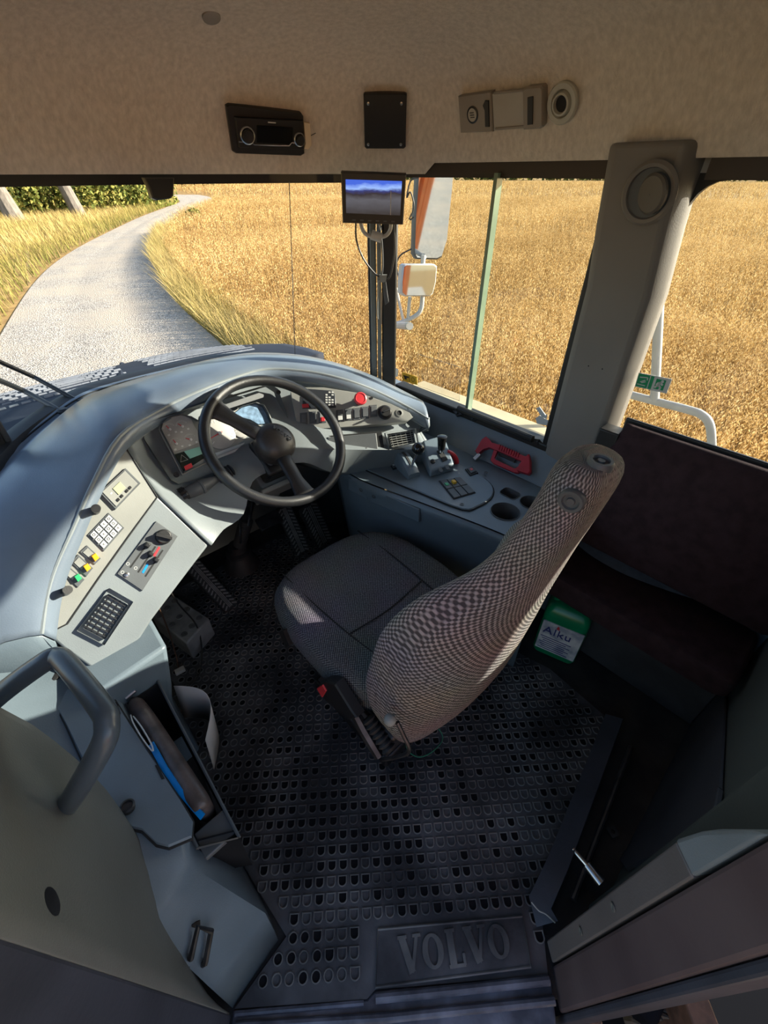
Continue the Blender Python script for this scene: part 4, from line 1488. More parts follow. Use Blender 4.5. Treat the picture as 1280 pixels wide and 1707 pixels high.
for c, ang in (((283, 716), 1.9), ((304, 711), 2.2), ((294, 740), 1.8), ((318, 733), 2.5)):
    Fm = frp(PG, c, (c[0] + 20, c[1] - 7))
    ar = ringp([(math.cos(a) * .0185, math.sin(a) * .0185) for a in np.linspace(.4, 2.7, 12)] + [(math.cos(a) * .0155, math.sin(a) * .0155) for a in np.linspace(2.7, .4, 12)], [(math.cos(a) * .0180, math.sin(a) * .0180) for a in np.linspace(.45, 2.65, 12)] + [(math.cos(a) * .0160, math.sin(a) * .0160) for a in np.linspace(2.65, .45, 12)], 0, .0006)
    gd = mk('gauge', T(Fm, ar), M['key'], clu, smooth=0)
    mk('needle', T(Fm @ Matrix.Rotation(ang - pi / 2, 4, 'Z'), prism([(-.0018, -.004), (.0018, -.004), (.0008, .015), (-.0008, .015)], .001, .002)), M['red'], gd)
    mk('needle_hub', T(Fm, lathe([(.0042, 0), (.004, .003), (.002, .0035)], 12)), M['key'], gd)
    mk('gauge_mark', T(Fm, join(cbox(-.010, -.014, .007, .005, 0, .0008), cbox(.012, -.012, .006, .005, 0, .0008))), M['key'], gd)
Fm = frp(PG, (366, 722), (386, 715))
sp_ = mk('speedometer', T(Fm, lathe([(.050, -.003), (.050, .001), (.047, .002), (.001, .002)], 36)), mdial, clu)
tk = []
for k in range(21):
    a = -.6 + k * (pi + 1.2) / 20
    tk.append(T(Matrix.Rotation(a, 4, 'Z'), box(.036 if k % 5 else .033, .043, -.0008, .0008, .002, .0028)))
mk('scale_ticks', T(Fm, join(*tk)), M['key'], sp_, smooth=0)
mk('needle', T(Fm @ Matrix.Rotation(1.75, 4, 'Z'), prism([(-.0022, -.008), (.0022, -.008), (.0008, .04), (-.0008, .04)], .003, .0045)), M['red'], sp_)
mk('needle_hub', T(Fm, lathe([(.006, .002), (.0055, .006), (.002, .007)], 14)), M['key'], sp_)
Fm = frp(PG, (402, 716), (422, 709))
g4 = mk('small_dial', T(Fm, lathe([(.026, -.003), (.026, .001), (.024, .002), (.001, .002)], 28)), mdial, clu)
mk('scale_ticks', T(Fm, join(*[T(Matrix.Rotation(-.4 + k * .4, 4, 'Z'), box(.017, .022, -.0007, .0007, .002, .0027)) for k in range(10)])), M['key'], g4, smooth=0)
mk('lower_strip', ppoly(PD, [(340, 762), (395, 742), (440, 727), (444, 735), (396, 752), (344, 772)], 0, .004, .001), M['key'], clu)
mk('info_display', ppoly(PD, [(386, 692), (402, 680), (424, 674), (436, 678), (444, 692), (449, 706), (430, 708), (416, 700)], 0, .006, .001), pm('display_sky_tint', (.14, .22, .32), .12, .35, 60), clu)  # blue stands in for sky reflected in the dark display glass
mk('warning_display', ppoly(PD, [(290, 758), (332, 745), (340, 764), (306, 786)], 0, .005, .001), pm('display_black', (.012, .02, .018), .15), clu)
mk('teal_window', ppoly(PD, [(306, 753), (332, 745), (337, 757), (316, 765)], .004, .006), pm('teal_lens', (.20, .42, .36), .25), clu)
PWt = (PD[0] + PD[1] * .005, PD[1])
Fm = frp(PWt, (305, 764), (320, 759))
mk('warning_triangle', T(Fm, tube([(-.011, -.008, .001), (.011, -.008, .001), (0, .011, .001)], .0008, 5, True)), M['lightink'], clu)
mk('red_window', ppoly(PD, [(306, 778), (318, 772), (321, 779), (309, 785)], .004, .006), M['red'], clu)
for s in [(247, 716), (293, 792), (462, 655)]:
    mk('screw', T(frp(PC2, s, (s[0] + 20, s[1] - 6)), lathe([(.008, .008), (.008, .012), (.004, .012), (.0035, .010)], 16)), M['black'], clu)
mk('trim_line', ppoly(PC2, [(372, 676), (430, 656), (438, 658), (437, 664), (376, 684), (371, 682)], .009, .012), M['panel2'], clu, bevel=.001)

# ================================================================== right switch panel
PR2 = (PRT[0] + PRT[1] * .03, PRT[1])
rp_ = thing('switch_console', 'light grey switch panel with red stop button right of the wheel', 'switch panel', PR2[0])
mk('panel_plate', ppoly(PR2, [(484, 654), (505, 646), (540, 646), (600, 656), (650, 673), (682, 688), (688, 696), (680, 702), (600, 711), (500, 717), (494, 706)], -.05, .004, .002), M['panel'], rp_)
mk('display', ppoly(PR2, [(504, 660), (514, 649), (553, 652), (558, 658), (560, 680), (504, 682)], .003, .008, .002), pm('display_dark', (.03, .034, .042), .12), rp_)
mk('red_light', ppoly(PR2, [(503, 675), (514, 674), (515, 680), (504, 681)], .007, .010), M['red'], rp_)
g = []
for i in range(3):
    for j in range(6):
        x, y = 544 + i * 5, 655 + j * 4.2
        if (i * 7 + j * 3) % 5:
            g.append(T(frp(PR2, (x, y), (x + 10, y + 1)), cbox(0, 0, .007, .005, .008, .0088)))
mk('display_marks', join(*g), M['key'], rp_, smooth=0)
for k, (x, y) in enumerate([(506, 699), (521, 697), (537, 696), (566, 694), (580, 692), (594, 691), (608, 689), (622, 686)]):
    q = [(x - 6.2, y - 10), (x + 5.6, y - 11), (x + 6.6, y + 9), (x - 5.4, y + 10)]
    sw = mk('rocker_switch', ppoly(PR2, q, .002, .006, .001), M['panel2'], rp_)
    mk('rocker', ppoly(PR2, shrink(q, .74), .006, .010, .002), M['panel2'] if k not in (2,) else M['panel'], sw)
    if k in (2, 3, 4):
        mk('rocker_lens', ppoly(PR2, subquad(q, .2, .8, .55, .9), .009, .013, .001), M['red'] if k == 2 else M['key'], sw)
Fm = frp(PR2, (598, 669), (618, 672))
bt = mk('stop_button_collar', T(Fm, lathe([(.016, .002), (.015, .008), (.010, .010), (.010, .03)], 20)), M['black'], rp_)
mk('stop_button', T(Fm, lathe([(.012, .026), (.021, .030), (.0225, .036), (.021, .043), (.017, .045), (.016, .0435), (.002, .044)], 28)), M['red'], bt)
Fm = frp(PR2, (641, 688), (661, 692))
ks = mk('ignition_switch', T(Fm, lathe([(.026, .002), (.026, .006), (.020, .007), (.0195, .022), (.017, .024), (.002, .024)], 24)), M['black'], rp_)
mk('key_grip', T(Fm @ Matrix.Rotation(.6, 4, 'Z'), cbox(0, 0, .030, .006, .022, .040)), M['darksteel'], ks, bevel=.002)
Fm = frp(PR2, (665, 689), (685, 693))
sk = mk('power_socket', T(Fm, lathe([(.014, .003), (.014, .006), (.009, .007), (.0088, .004)], 20, False)), M['panel'], rp_)
mk('socket_hole', T(Fm, lathe([(.009, .0035), (.009, .0045)], 16)), M['seam'], sk)
mk('screw', T(frp(PR2, (619, 664), (630, 667)), lathe([(.005, .003), (.005, .006), (.002, .006)], 12)), M['screw'], rp_)
# lower face: drawer and vent
PRL = (pz(630, 745, .735), cabdir(-.72, -.42, .42))
dr_ = thing('dash_drawer', 'dark flush drawer under the right switch panel', 'drawer', PRL[0])
mk('drawer_recess', ppoly(PRL, [(541, 727), (636, 719), (640, 750), (545, 760)], -.01, .006, .002), M['seam'], dr_)
mk('drawer_front', ppoly(PRL, [(545, 729), (626, 722), (629, 748), (549, 757)], .004, .016, .003), M['bezel'], dr_)
mk('drawer_pull', T(frp(PRL, (609, 748), (620, 747)), lathe([(.005, .014), (.005, .020), (.003, .021)], 12)), M['panel2'], dr_)


def vent(name, label, P, q, nx, ny, hz, mb, tab=None):
    t = thing(name, label, 'vent', pl(*quadpt(q, .5, .5), P))
    mk('vent_frame', pframe(P, q, shrink(q, .80), -.01, hz), M['panel2'] if mb else M['panel'], t, bevel=.002)
    mk('vent_back', ppoly((P[0] - P[1] * .006, P[1]), shrink(q, .84), -.002, 0), M['hole'], t, smooth=0)
    Fm = frp(P, q[0], q[1])
    iq = shrink(q, .80)
    for k in range(nx):
        a, b = quadpt(iq, (k + .5) / nx, 0), quadpt(iq, (k + .5) / nx, 1)
        A, Bv = Fm.inverted() @ pl(*a, P), Fm.inverted() @ pl(*b, P)
        mk('vent_slat', T(Fm, prism(bar2(A.x, A.y, Bv.x, Bv.y, .0022), -.004, .003)), M['black'] if mb else M['panel'], t, smooth=0)
    for k in range(ny):
        a, b = quadpt(iq, 0, (k + .5) / ny), quadpt(iq, 1, (k + .5) / ny)
        A, Bv = Fm.inverted() @ pl(*a, P), Fm.inverted() @ pl(*b, P)
        mk('vent_slat', T(Fm, prism(bar2(A.x, A.y, Bv.x, Bv.y, .0028), -.003, .006)), M['black'] if mb else M['panel'], t, smooth=0)
    return t


vent('air_vent', 'pale rectangular air vent at the end of the dashboard by the console', PRL, [(641, 722), (692, 714), (697, 740), (648, 750)], 5, 6, .012, False)

# ================================================================== left fascia fittings
PF = (PLF[0] + PLF[1] * .002, PLF[1])
vent('air_vent', 'black rectangular air vent below the heater panel above the footwell', PLF, [(182, 980), (222, 1003), (174, 1075), (128, 1051)], 4, 8, .010, True)
tm = thing('heater_timer', 'small grey digital timer unit above the keypad', 'timer', pl(200, 815, PF))
q = [(209, 781), (234, 806), (192, 850), (165, 822)]
mk('timer_case', ppoly(PF, q, -.004, .008, .002), M['panel2'], tm)
mk('timer_face', ppoly(PF, shrink(q, .86), .007, .010, .001), M['panel'], tm)
mk('lcd_window', ppoly(PF, subquad(q, .28, .66, .38, .66), .009, .012, .001), pm('lcd', (.40, .42, .25), .25), tm)
for s, t in ((.80, .30), (.80, .42), (.80, .62), (.80, .76)):
    mk('button', ppoly(PF, subquad(q, s - .06, s + .06, t - .04, t + .04), .009, .013, .001), M['black'], tm)
mk('symbol_print', ppoly(PF, subquad(q, .36, .42, .74, .80), .0095, .0105), M['key'], tm, smooth=0)
kb = thing('pull_knob', 'small black pull knob beside the keypad on the left fascia', 'knob', pl(167, 846, PF))
A = pl(160, 851, PF)
mk('collar', T(frp(PF, (159, 851), (170, 850)), lathe([(.011, 0), (.010, .005), (.006, .006)], 16)), M['panel2'], kb)
mk('grip', tube([A, A + PF[1] * .012, A + PF[1] * .045], [.007, .0095, .0105], 14), M['black'], kb)
kb = thing('toggle_knob', 'black toggle knob below the green rocker switch', 'knob', pl(115, 983, PF))
A = pl(110, 985, PF)
mk('collar', T(frp(PF, (109, 985), (118, 984)), lathe([(.012, 0), (.011, .005), (.006, .006)], 16)), M['panel2'], kb)
mk('grip', tube([A, A + PF[1] * .012, A + PF[1] * .042 + (pl(122, 978, PF) - A) * .4], [.006, .009, .010], 14), M['black'], kb)
kp = thing('keypad', 'keypad of twelve white keys on the left fascia', 'keypad', pl(176, 888, PF))
q = [(181, 855), (207, 880), (173, 919), (146, 892)]
mk('keypad_base', ppoly(PF, q, -.002, .004, .001), M['panel2'], kp)
for i in range(3):
    for j in range(4):
        c = subquad(q, .07 + i * .30, .07 + i * .30 + .25, .05 + j * .235, .05 + j * .235 + .19)
        ky = mk('key', ppoly(PF, c, .003, .007, .001), M['key'], kp)
        cc0 = quadpt(c, .5, .5)
        Fm = frp(PF, cc0, (cc0[0] + 10, cc0[1] + 10))
        sy = [ringp(circ(.0036, 12), circ(.0022, 12), .007, .0074), ringp(rrect(.007, .005, .001, 2), rrect(.005, .003, .001, 2), .007, .0074), join(cbox(0, .001, .006, .001, .007, .0074), cbox(0, -.001, .004, .001, .007, .0074))][(i + j * 2) % 3]
        mk('key_symbol', T(Fm, sy), M['ink'], ky, smooth=0)
rl_lab = ['grey rocker switch with amber lens next to the keypad', 'grey rocker switch with amber lens between the other amber and the green one', 'grey rocker switch with green lens above the toggle knob']
for k, (q, lens, lm) in enumerate((([(145, 909), (168, 931), (158, 941), (133, 920)], (158.5, 929), 'orange'), ([(130, 924), (155, 947), (144, 961), (118, 937)], (145, 946), 'orange'), ([(112, 942), (141, 966), (130, 979), (102, 953)], (130, 963), 'green'))):
    rs = thing('rocker_switch', rl_lab[k], 'switch', pl(*quadpt(q, .5, .5), PF))
    mk('switch_frame', ppoly(PF, q, -.002, .004, .001), M['panel2'], rs)
    mk('rocker', ppoly(PF, subquad(q, .12, .62, .15, .85), .003, .006, .001), M['panel'], rs)
    mk('lens', ppoly(PF, [(lens[0] - 6.5, lens[1] - 2), (lens[0] + 1, lens[1] - 7), (lens[0] + 7, lens[1] + 1), (lens[0], lens[1] + 7)], .003, .014, .002), M[lm], rs)
hp2 = thing('heater_control_unit', 'dark grey heater control panel with rotary knob and three sliders', 'control panel', pl(245, 925, PF))
q = [(260, 869), (296, 894), (237, 985), (195, 957)]
mk('panel_plate', ppoly(PF, q, -.002, .004, .0015), M['panel2'], hp2)
Fm = frp(PF, (272, 895), (290, 903))
kn = mk('rotary_knob', T(Fm, join(lathe([(.0205, .003), (.020, .010), (.017, .016), (.002, .016)], 26), T(Matrix.Rotation(.2, 4, 'Z'), cbox(0, 0, .040, .009, .012, .026)))), M['black'], hp2, bevel=.001)
for a, b, kpx in (((246, 906), (217, 946), (245, 909)), ((259, 911), (230, 954), (251, 923)), ((271, 917), (242, 961), (260, 933))):
    Fm = frp(PF, a, b)
    ln_ = (pl(*b, PF) - pl(*a, PF)).length
    sl0 = mk('slider_slot', T(Fm, box(0, ln_, -.002, .002, .003, .0046)), M['seam'], hp2, smooth=0)
    Fk = frp(PF, kpx, (kpx[0] + b[0] - a[0], kpx[1] + b[1] - a[1]))
    mk('slider_knob', T(Fk, cbox(0, 0, .014, .014, .004, .022, .002, .002)), M['black'], sl0, bevel=.0015)
mk('red_stripe', ppoly(PF, [(264, 911), (267, 913), (258, 928), (255, 926)], .003, .0046), M['red'], hp2, smooth=0)
mk('blue_stripe', ppoly(PF, [(245, 939), (248, 941), (239, 956), (236, 954)], .003, .0046), M['blue'], hp2, smooth=0)
for c in ((204, 954), (226, 947), (213, 940)):
    mk('symbol_print', T(frp(PF, c, (c[0] + 8, c[1] + 8)), ringp(circ(.004, 12), circ(.003, 12), .004, .0046)), M['lightink'], hp2, smooth=0)
mk('screw', T(frp(PF, (211, 958), (220, 962)), lathe([(.006, .003), (.006, .007), (.003, .008)], 14)), M['steel'], hp2)
# ================================================================== console fittings
zpl = zc + .012


def cfr(a, b, z=zpl):
    A, Bv = pz(*a, z), pz(*b, z)
    return fr(A, Bv - A, (0, 0, 1)), (Bv - A).length


PZ = (Vector((0, 0, zpl)), Vector((0, 0, 1)))
hl = thing('hand_lever', 'ball topped hand lever in a curved grey housing on the console', 'lever', pz(676, 778, zpl))
A, Bv = pz(655, 764, zpl), pz(690, 797, zpl)
dv = (Bv - A).normalized()
sv = Vector((-dv.y, dv.x, 0))
rows = []
for t in np.linspace(0, 1, 13):
    c = A.lerp(Bv, t)
    h = .062 * math.sin(pi * min(1, .12 + t * .80)) ** .8
    rows.append([c + sv * .024, c + sv * .023 + Vector((0, 0, h * .8)), c + sv * .015 + Vector((0, 0, h)), c - sv * .015 + Vector((0, 0, h)), c - sv * .023 + Vector((0, 0, h * .8)), c - sv * .024])
mk('housing', loft(rows, False, True), M['greyplastic'], hl, smooth=35)
mk('lever_gate', strap([A.lerp(Bv, t) + Vector((0, 0, .062 * math.sin(pi * min(1, .12 + t * .80)) ** .8 + .001)) for t in np.linspace(.3, .85, 8)], .008, .002, sv), M['seam'], hl)
lb = pz(684, 782, zpl + .03)
bc = pl(697, 748, (lb, Vector((0, -1, 0))))
mk('stick', cyl(lb, bc, .005, 10), M['chrome'], hl)
mk('ball_knob', T(Matrix.Translation(bc), lathe([(.022 * math.cos(a), .022 * math.sin(a)) for a in np.linspace(-1.5, 1.5, 15)], 22)), pm('gloss_black', (.012, .012, .012), .12), hl, smooth=180)
gs = thing('gear_selector', 'grey gear selector block with black handle and red side lever', 'gear selector', pz(728, 780, zpl))
q = [(699, 762), (738, 752), (757, 785), (716, 797)]
gb = [pz(*p, zpl) for p in q]
gt = [p.lerp(sum(gb, Vector()) / 4, k) + Vector((0, 0, h)) for p, k, h in zip(gb, (.12, .12, .05, .05), (.075, .078, .030, .028))]
gm_ = [p.lerp(sum(gb, Vector()) / 4, .03) + Vector((0, 0, h)) for p, h in zip(gb, (.060, .062, .018, .018))]
mk('block', loft([gb, gm_, gt], True, True), M['greyplastic'], gs, bevel=.007, segs=3)
gn = (gt[1] - gt[0]).cross(gt[3] - gt[0]).normalized()
if gn.z < 0:
    gn = -gn
PGS = (gt[0], gn)
mk('shift_gate', ppoly(PGS, [(728, 752), (736, 750), (746, 766), (738, 770)], .0, .003), M['seam'], gs)
sb = pl(735, 756, PGS)
st = pl(737, 727, (sb, Vector((0, -1, 0))))
mk('shift_stick', cyl(sb, sb.lerp(st, .35), .006, 10), M['chrome'], gs)
mk('shift_handle', tube([sb.lerp(st, t) for t in (.25, .3, .75, .97, 1.0)], [.012, .013, .016, .018, .014], 16), pm('gloss_black', (.012, .012, .012), .15), gs)
mk('lock_button', T(frp(PGS, (721, 770), (730, 768)), lathe([(.009, 0), (.009, .006), (.006, .008)], 14)), M['black'], gs)
pf2 = (gb[2] + Vector((0, 0, .012)), ((gb[2] - gb[3]).cross(Vector((0, 0, 1)))).normalized())
for c in ((734, 784), (745, 780)):
    mk('thumb_button', T(frp(PGS, c, (c[0] + 8, c[1] - 2)), prism(rrect(.014, .022, .006, 4), -.002, .004, .001)), M['panel2'], gs)
rl0 = pz(752, 768, zpl + .01)
mk('red_lever', join(tube(smoothp([pl(746, 752, (rl0, Vector((0, -1, 0)))), pl(755, 758, (rl0, Vector((0, -1, 0)))), pl(761, 770, (rl0, Vector((0, -1, 0)))), pl(757, 778, (rl0, Vector((0, -1, 0))))], 4), [.006, .007, .008, .009, .009, .010, .010, .010, .009, .009, .008, .008, .007][:13], 10)), M['red'], gs)

cs_l = ['small rocker switch with amber mark beside the hand lever housing, nearest the dashboard', 'small rocker switch with amber symbol directly beside the hand lever', 'small rocker switch with white symbol at the foot of the hand lever']
for k, c in enumerate(((633, 767), (648, 763), (656, 777))):
    q = [(c[0] - 8, c[1] - 4), (c[0] + 2, c[1] - 7), (c[0] + 9, c[1] + 3), (c[0] - 1, c[1] + 7)]
    t = thing('console_switch', cs_l[k], 'switch', pz(*c, zpl))
    mk('switch_frame', ppoly(PZ, q, -.004, .003, .001), M['black'], t)
    mk('rocker', ppoly(PZ, shrink(q, .7), .002, .007, .002), M['panel2'], t)
    mk('symbol_print', ppoly(PZ, shrink(subquad(q, .2, .7, .3, .7), .8), .006, .008), M['yellow'] if k < 2 else M['key'], t, smooth=0)
q = [(731, 802), (767, 796), (793, 822), (756, 833)]
cb = thing('switch_bank', 'black bank of six rocker switches at the rear of the lever plate', 'switch bank', pz(760, 815, zpl))
mk('bank_frame', ppoly(PZ, q, -.004, .002, .001), M['black'], cb)
for i in range(3):
    for j in range(2):
        sq = subquad(q, .03 + i * .325, .03 + i * .325 + .29, .03 + j * .49, .03 + j * .49 + .46)
        rk = mk('rocker', ppoly(PZ, sq, .001, .006, .0015), M['panel2'], cb)
        if (i, j) in ((0, 0), (1, 0)):
            mk('lens', ppoly(PZ, subquad(sq, .25, .75, .4, .7), .005, .008 if i == 0 else .014, .001), M['green'] if i == 0 else M['yellow'], rk)
q = [(775, 783), (787, 779), (797, 789), (784, 794)]
t = thing('console_switch', 'single black rocker switch with red mark behind the gear selector', 'switch', pz(785, 787, zpl))
mk('switch_frame', ppoly(PZ, q, -.004, .004, .001), M['black'], t)
mk('rocker', ppoly(PZ, shrink(q, .7), .003, .009, .002), M['panel2'], t)
mk('symbol_print', ppoly(PZ, subquad(q, .35, .65, .3, .6), .008, .010), M['red'], t, smooth=0)

# ---- red emergency hammer on the wall slope
PSL = (cab(.75, 1.295, .690), cabdir(0, -.728, .686))
he = thing('emergency_hammer', 'red emergency hammer with ribbed loop handle on the side wall', 'hammer', pl(845, 765, PSL))
hup = [(806, 736), (813, 731), (818, 735), (822, 741), (836, 745), (862, 757), (880, 765), (883, 764), (885, 761), (887, 772), (887, 790), (883, 794), (866, 789), (869, 781), (874, 773), (860, 767), (832, 755), (818, 749), (808, 752), (799, 760), (795, 755)]
mk('handle_body', ppoly(PSL, hup, .004, .026, .004), M['redtool'], he, smooth=30)
ho = [(826, 752), (831, 755), (826, 766), (828, 769), (862, 785), (868, 781), (870, 786), (866, 791), (860, 791), (824, 775), (820, 770)]
mk('hand_guard', ppoly(PSL, ho, .006, .022, .003), M['redtool'], he, smooth=30)
for k in range(9):
    t = k / 8
    c = (836 + t * 31, 749.5 + t * 13.5)
    Fm = frp(PSL, c, (c[0] - 3, c[1] + 10))
    mk('grip_rib', T(Fm, cbox(.0, 0, .020, .004, .020, .030)), M['redtool'], he, bevel=.001)
mk('steel_head', tube([pl(800, 757, (PSL[0] + PSL[1] * .014, PSL[1])), pl(791, 766, (PSL[0] + PSL[1] * .014, PSL[1]))], [.011, .010], 12), M['steel'], he)
mk('wall_bracket', ppoly(PSL, [(836, 752), (862, 764), (858, 772), (832, 760)], 0, .010), M['black'], he)

# ---- window rail and catches
wr = thing('window_rail', 'black rail with bolted catches along the side window sill', 'rail', pl(830, 705, (cab(0, R0 - .02, 0), CR)))
PRA = (cab(0, R0 - .012, 0), CR)
mk('rail_bar', tube([pl(764, 681, PRA), pl(830, 708, PRA), pl(888, 732, PRA)], .013, 10), M['blackframe'], wr)
PSU = (cab(.75, 1.315, .716), cabdir(0, -.728, .686))
for c in ((763, 690), (789, 698), (866, 722), (897, 737)):
    cl = mk('catch', ppoly(PSU, [(c[0] - 8, c[1] - 5), (c[0] + 4, c[1] - 4), (c[0] + 9, c[1] + 3), (c[0] - 1, c[1] + 5)], 0, .008, .002), M['blackframe'], wr)
    mk('bolt', T(frp(PSU, c, (c[0] + 8, c[1] + 3)), lathe([(.006, .007), (.005, .012), (.002, .013)], 10)), M['screw'], cl)
lt = thing('window_clamp', 'small grey window clamp at the foot of the windscreen post', 'clamp', pl(656, 622, (cab(0, R0 - .01, 0), CR)))
PCP = (cab(0, R0 + .0, 0), -CR)
mk('clamp_body', ppoly(PCP, [(646, 615), (656, 611), (664, 616), (663, 627), (650, 630)], 0, .02, .003), M['panel2'], lt)
mk('clamp_screw', T(frp(PCP, (652, 636), (660, 638)), lathe([(.008, .0), (.008, .016), (.004, .018)], 12)), M['steel'], lt)
PGL = (cab(0, R0 + .028, 0), -CR)
ys = thing('warning_sticker', 'yellow warning sticker low on the front side window', 'sticker', pl(682, 632, PGL))
q = [(670, 620), (695, 628), (696, 642), (671, 634)]
mk('sticker_film', ppoly(PGL, q, 0, .001), M['yellow'], ys, smooth=0)
mk('symbol_print', join(T(frp(PGL, quadpt(q, .72, .5), (700, 636)), ringp(circ(.010, 16), circ(.008, 16), .001, .0016)), ppoly(PGL, subquad(q, .1, .45, .3, .5), .001, .0016), ppoly(PGL, subquad(q, .15, .3, .5, .75), .001, .0016), ppoly(PGL, subquad(q, .48, .5, .1, .9), .001, .0016)), M['ink'], ys, smooth=0)
fs = thing('glass_film', 'square of clear film stuck on the side window beside the yellow sticker', 'film', pl(735, 630, PGL))
q = [(697, 590), (768, 612), (766, 668), (697, 643)]
Fm = frp(PGL, q[0], q[1])
mk('film_sheet', ppoly(PGL, q, 0, .0006), glassmat('film', (.93, .92, .90), .06), fs, smooth=0)
mk('film_edge', tube([pl(*p, PGL) - CR * .001 for p in q], .0014, 5, True), glassmat('film_edge', (.80, .78, .72), .1, .25), fs)
tp0 = thing('torn_tape', 'torn silver tape patch in the rear lower corner of the side window', 'tape', pl(905, 695, PGL))
mk('tape_strip', join(ppoly(PGL, [(893, 697), (900, 692), (914, 701), (912, 709), (896, 706)], 0, .003), ppoly(PGL, [(894, 680), (900, 678), (910, 692), (913, 690), (911, 698), (903, 694)], 0, .003)), M['key'], tp0, smooth=0)
# exit sign
PG3 = (cab(0, R0 + .027, 0), -CR)
es = thing('exit_sticker', 'green and white emergency exit sticker on the rear side window', 'sticker', pl(1090, 638, PG3))
q = [(1065, 621), (1120, 632), (1111, 656), (1058, 644)]
mk('sticker_film', ppoly(PG3, q, 0, .001), M['key'], es, smooth=0)
mk('green_field', join(ppoly(PG3, subquad(q, .02, .36, .05, .95), .001, .0016), ppoly(PG3, subquad(q, .39, .49, .05, .95), .001, .0016), ppoly(PG3, subquad(q, .57, .86, .16, .86), .001, .0016)), M['bluegreen'], es, smooth=0)
rq = subquad(q, .57, .86, .16, .86)
man = []
for a, b in (((.50, .30), (.42, .58)), ((.42, .58), (.22, .70)), ((.42, .58), (.66, .78)), ((.66, .78), (.60, .98)), ((.50, .33), (.28, .40)), ((.28, .40), (.18, .55)), ((.50, .33), (.76, .48)), ((.22, .70), (.10, .84))):
    A, Bv = quadpt(rq, *a), quadpt(rq, *b)
    Fm = frp(PG3, A, Bv)
    man.append(T(Fm, box(-.0015, (pl(*Bv, PG3) - pl(*A, PG3)).length + .0015, -.0025, .0025, .0016, .0022)))
man.append(T(frp(PG3, quadpt(rq, .66, .17), (1120, 640)), lathe([(.004, .0016), (.004, .0022)], 12)))
for a, b in (((.07, .28), (.31, .22)), ((.31, .22), (.31, .40)), ((.05, .78), (.30, .80)), ((.12, .60), (.26, .42)), ((.16, .64), (.28, .52))):
    A, Bv = quadpt(q, *a), quadpt(q, *b)
    man.append(T(frp(PG3, A, Bv), box(0, (pl(*Bv, PG3) - pl(*A, PG3)).length, -.0012, .0012, .0016, .0022)))
mk('running_figure', join(*man), M['key'], es, smooth=0)

# ================================================================== trainer bench
tb = thing('trainer_seat', 'dark plum cloth trainer bench against the right wall', 'bench', cab(.1, 1.2, 0))
ZC = .455


def softbox(f0, f1, r0, r1, z0, z1, rad=.03, n=5):
    P = rrect(f1 - f0, r1 - r0, rad, n, (f0 + f1) / 2, (r0 + r1) / 2)
    c = ((f0 + f1) / 2, (r0 + r1) / 2)
    rows = []
    for z, k in ((z0, .96), (z0 + .012, 1), (z1 - .02, 1), (z1 - .006, .985), (z1, .95)):
        rows.append([cab(c[0] + (p[0] - c[0]) * k, c[1] + (p[1] - c[1]) * k, z) for p in P])
    return loft(rows, True, True)


mk('seat_cushion', softbox(-.185, .40, 1.085, 1.32, ZC - .085, ZC), M['plum'], tb, smooth=60)
mk('cushion_seam', tube([cab(-.175, 1.09, ZC - .022), cab(.38, 1.09, ZC - .022)], .0025, 6), M['seam'], tb)
brows = []
for z, ra, rb in ((.50, 1.255, 1.31), (.52, 1.245, 1.315), (.70, 1.240, 1.31), (.86, 1.262, 1.31), (.915, 1.272, 1.308), (.93, 1.285, 1.305)):
    brows.append([cab(f, r, z) for f, r in ((-.19, ra + .012), (-.175, ra), (.355 - (.015 if z > .9 else 0), ra), (.375 - (.015 if z > .9 else 0), ra + .012), (.375 - (.015 if z > .9 else 0), rb), (-.19, rb))])
mk('backrest', loft(brows, True, True), M['plum'], tb, smooth=40, bevel=.008, segs=3)
mk('back_board', join(cbx(-.19, .37, 1.310, 1.322, .50, .938), cbx(.36, .42, 1.27, 1.325, .70, .90)), M['black'], tb, bevel=.004)
mk('base_box', loft([[cab(f, r, z) for f, r in ((-.19, d), (.38, d), (.38, 1.32), (-.19, 1.32))] for z, d in ((.008, 1.26), (.30, 1.26), (.372, 1.20))], True, True), M['rubber'], tb, bevel=.004)
lbt = thing('lap_belt', 'grey blue lap belt lying along the trainer bench', 'belt', cab(.1, 1.2, ZC))
bp_ = smoothp([pz(952, 880, .50), pz(985, 912, .485), pz(1040, 944, .475), pz(1100, 967, .475), pz(1165, 988, .48), pz(1235, 1003, .49)], 5)
mk('webbing', strap(bp_, .048, .003, [CR * .75 + Vector((0, 0, .5))] * len(bp_)), M['belt'], lbt, smooth=40)
for i, t in enumerate((.0, .25, .5, .75)):
    A = pz(1176 + 22 * t, 985 + 5 * t, .487)
    Bv = pz(1178 + 22 * ((t * 7) % 1), 1003 + 4 * t, .487)
    mk('stitching', cyl(A, Bv, .0012, 5), M['lightink'], lbt)
bk2 = thing('bench_buckle', 'black belt buckle with red button at the rear end of the bench', 'buckle', pz(1252, 1010, .49))
fm = fr(pz(1248, 1008, .49), pz(1262, 990, .49) - pz(1240, 1030, .49), (-.5, -.6, .7))
mk('buckle_body', T(fm, cbox(0, 0, .075, .045, -.012, .014, .004, .004)), M['black'], bk2, bevel=.004)
mk('red_button', T(fm, cbox(-.020, 0, .024, .032, .010, .019, .002, .002)), M['red'], bk2, bevel=.003)
mk('belt_tail', strap(smoothp([pz(1262, 992, .50), pz(1270, 965, .56), pz(1250, 950, .60), pz(1285, 930, .62)], 4), .05, .003, [(1, .2, .3)] * 13), M['belt'], bk2, smooth=40)

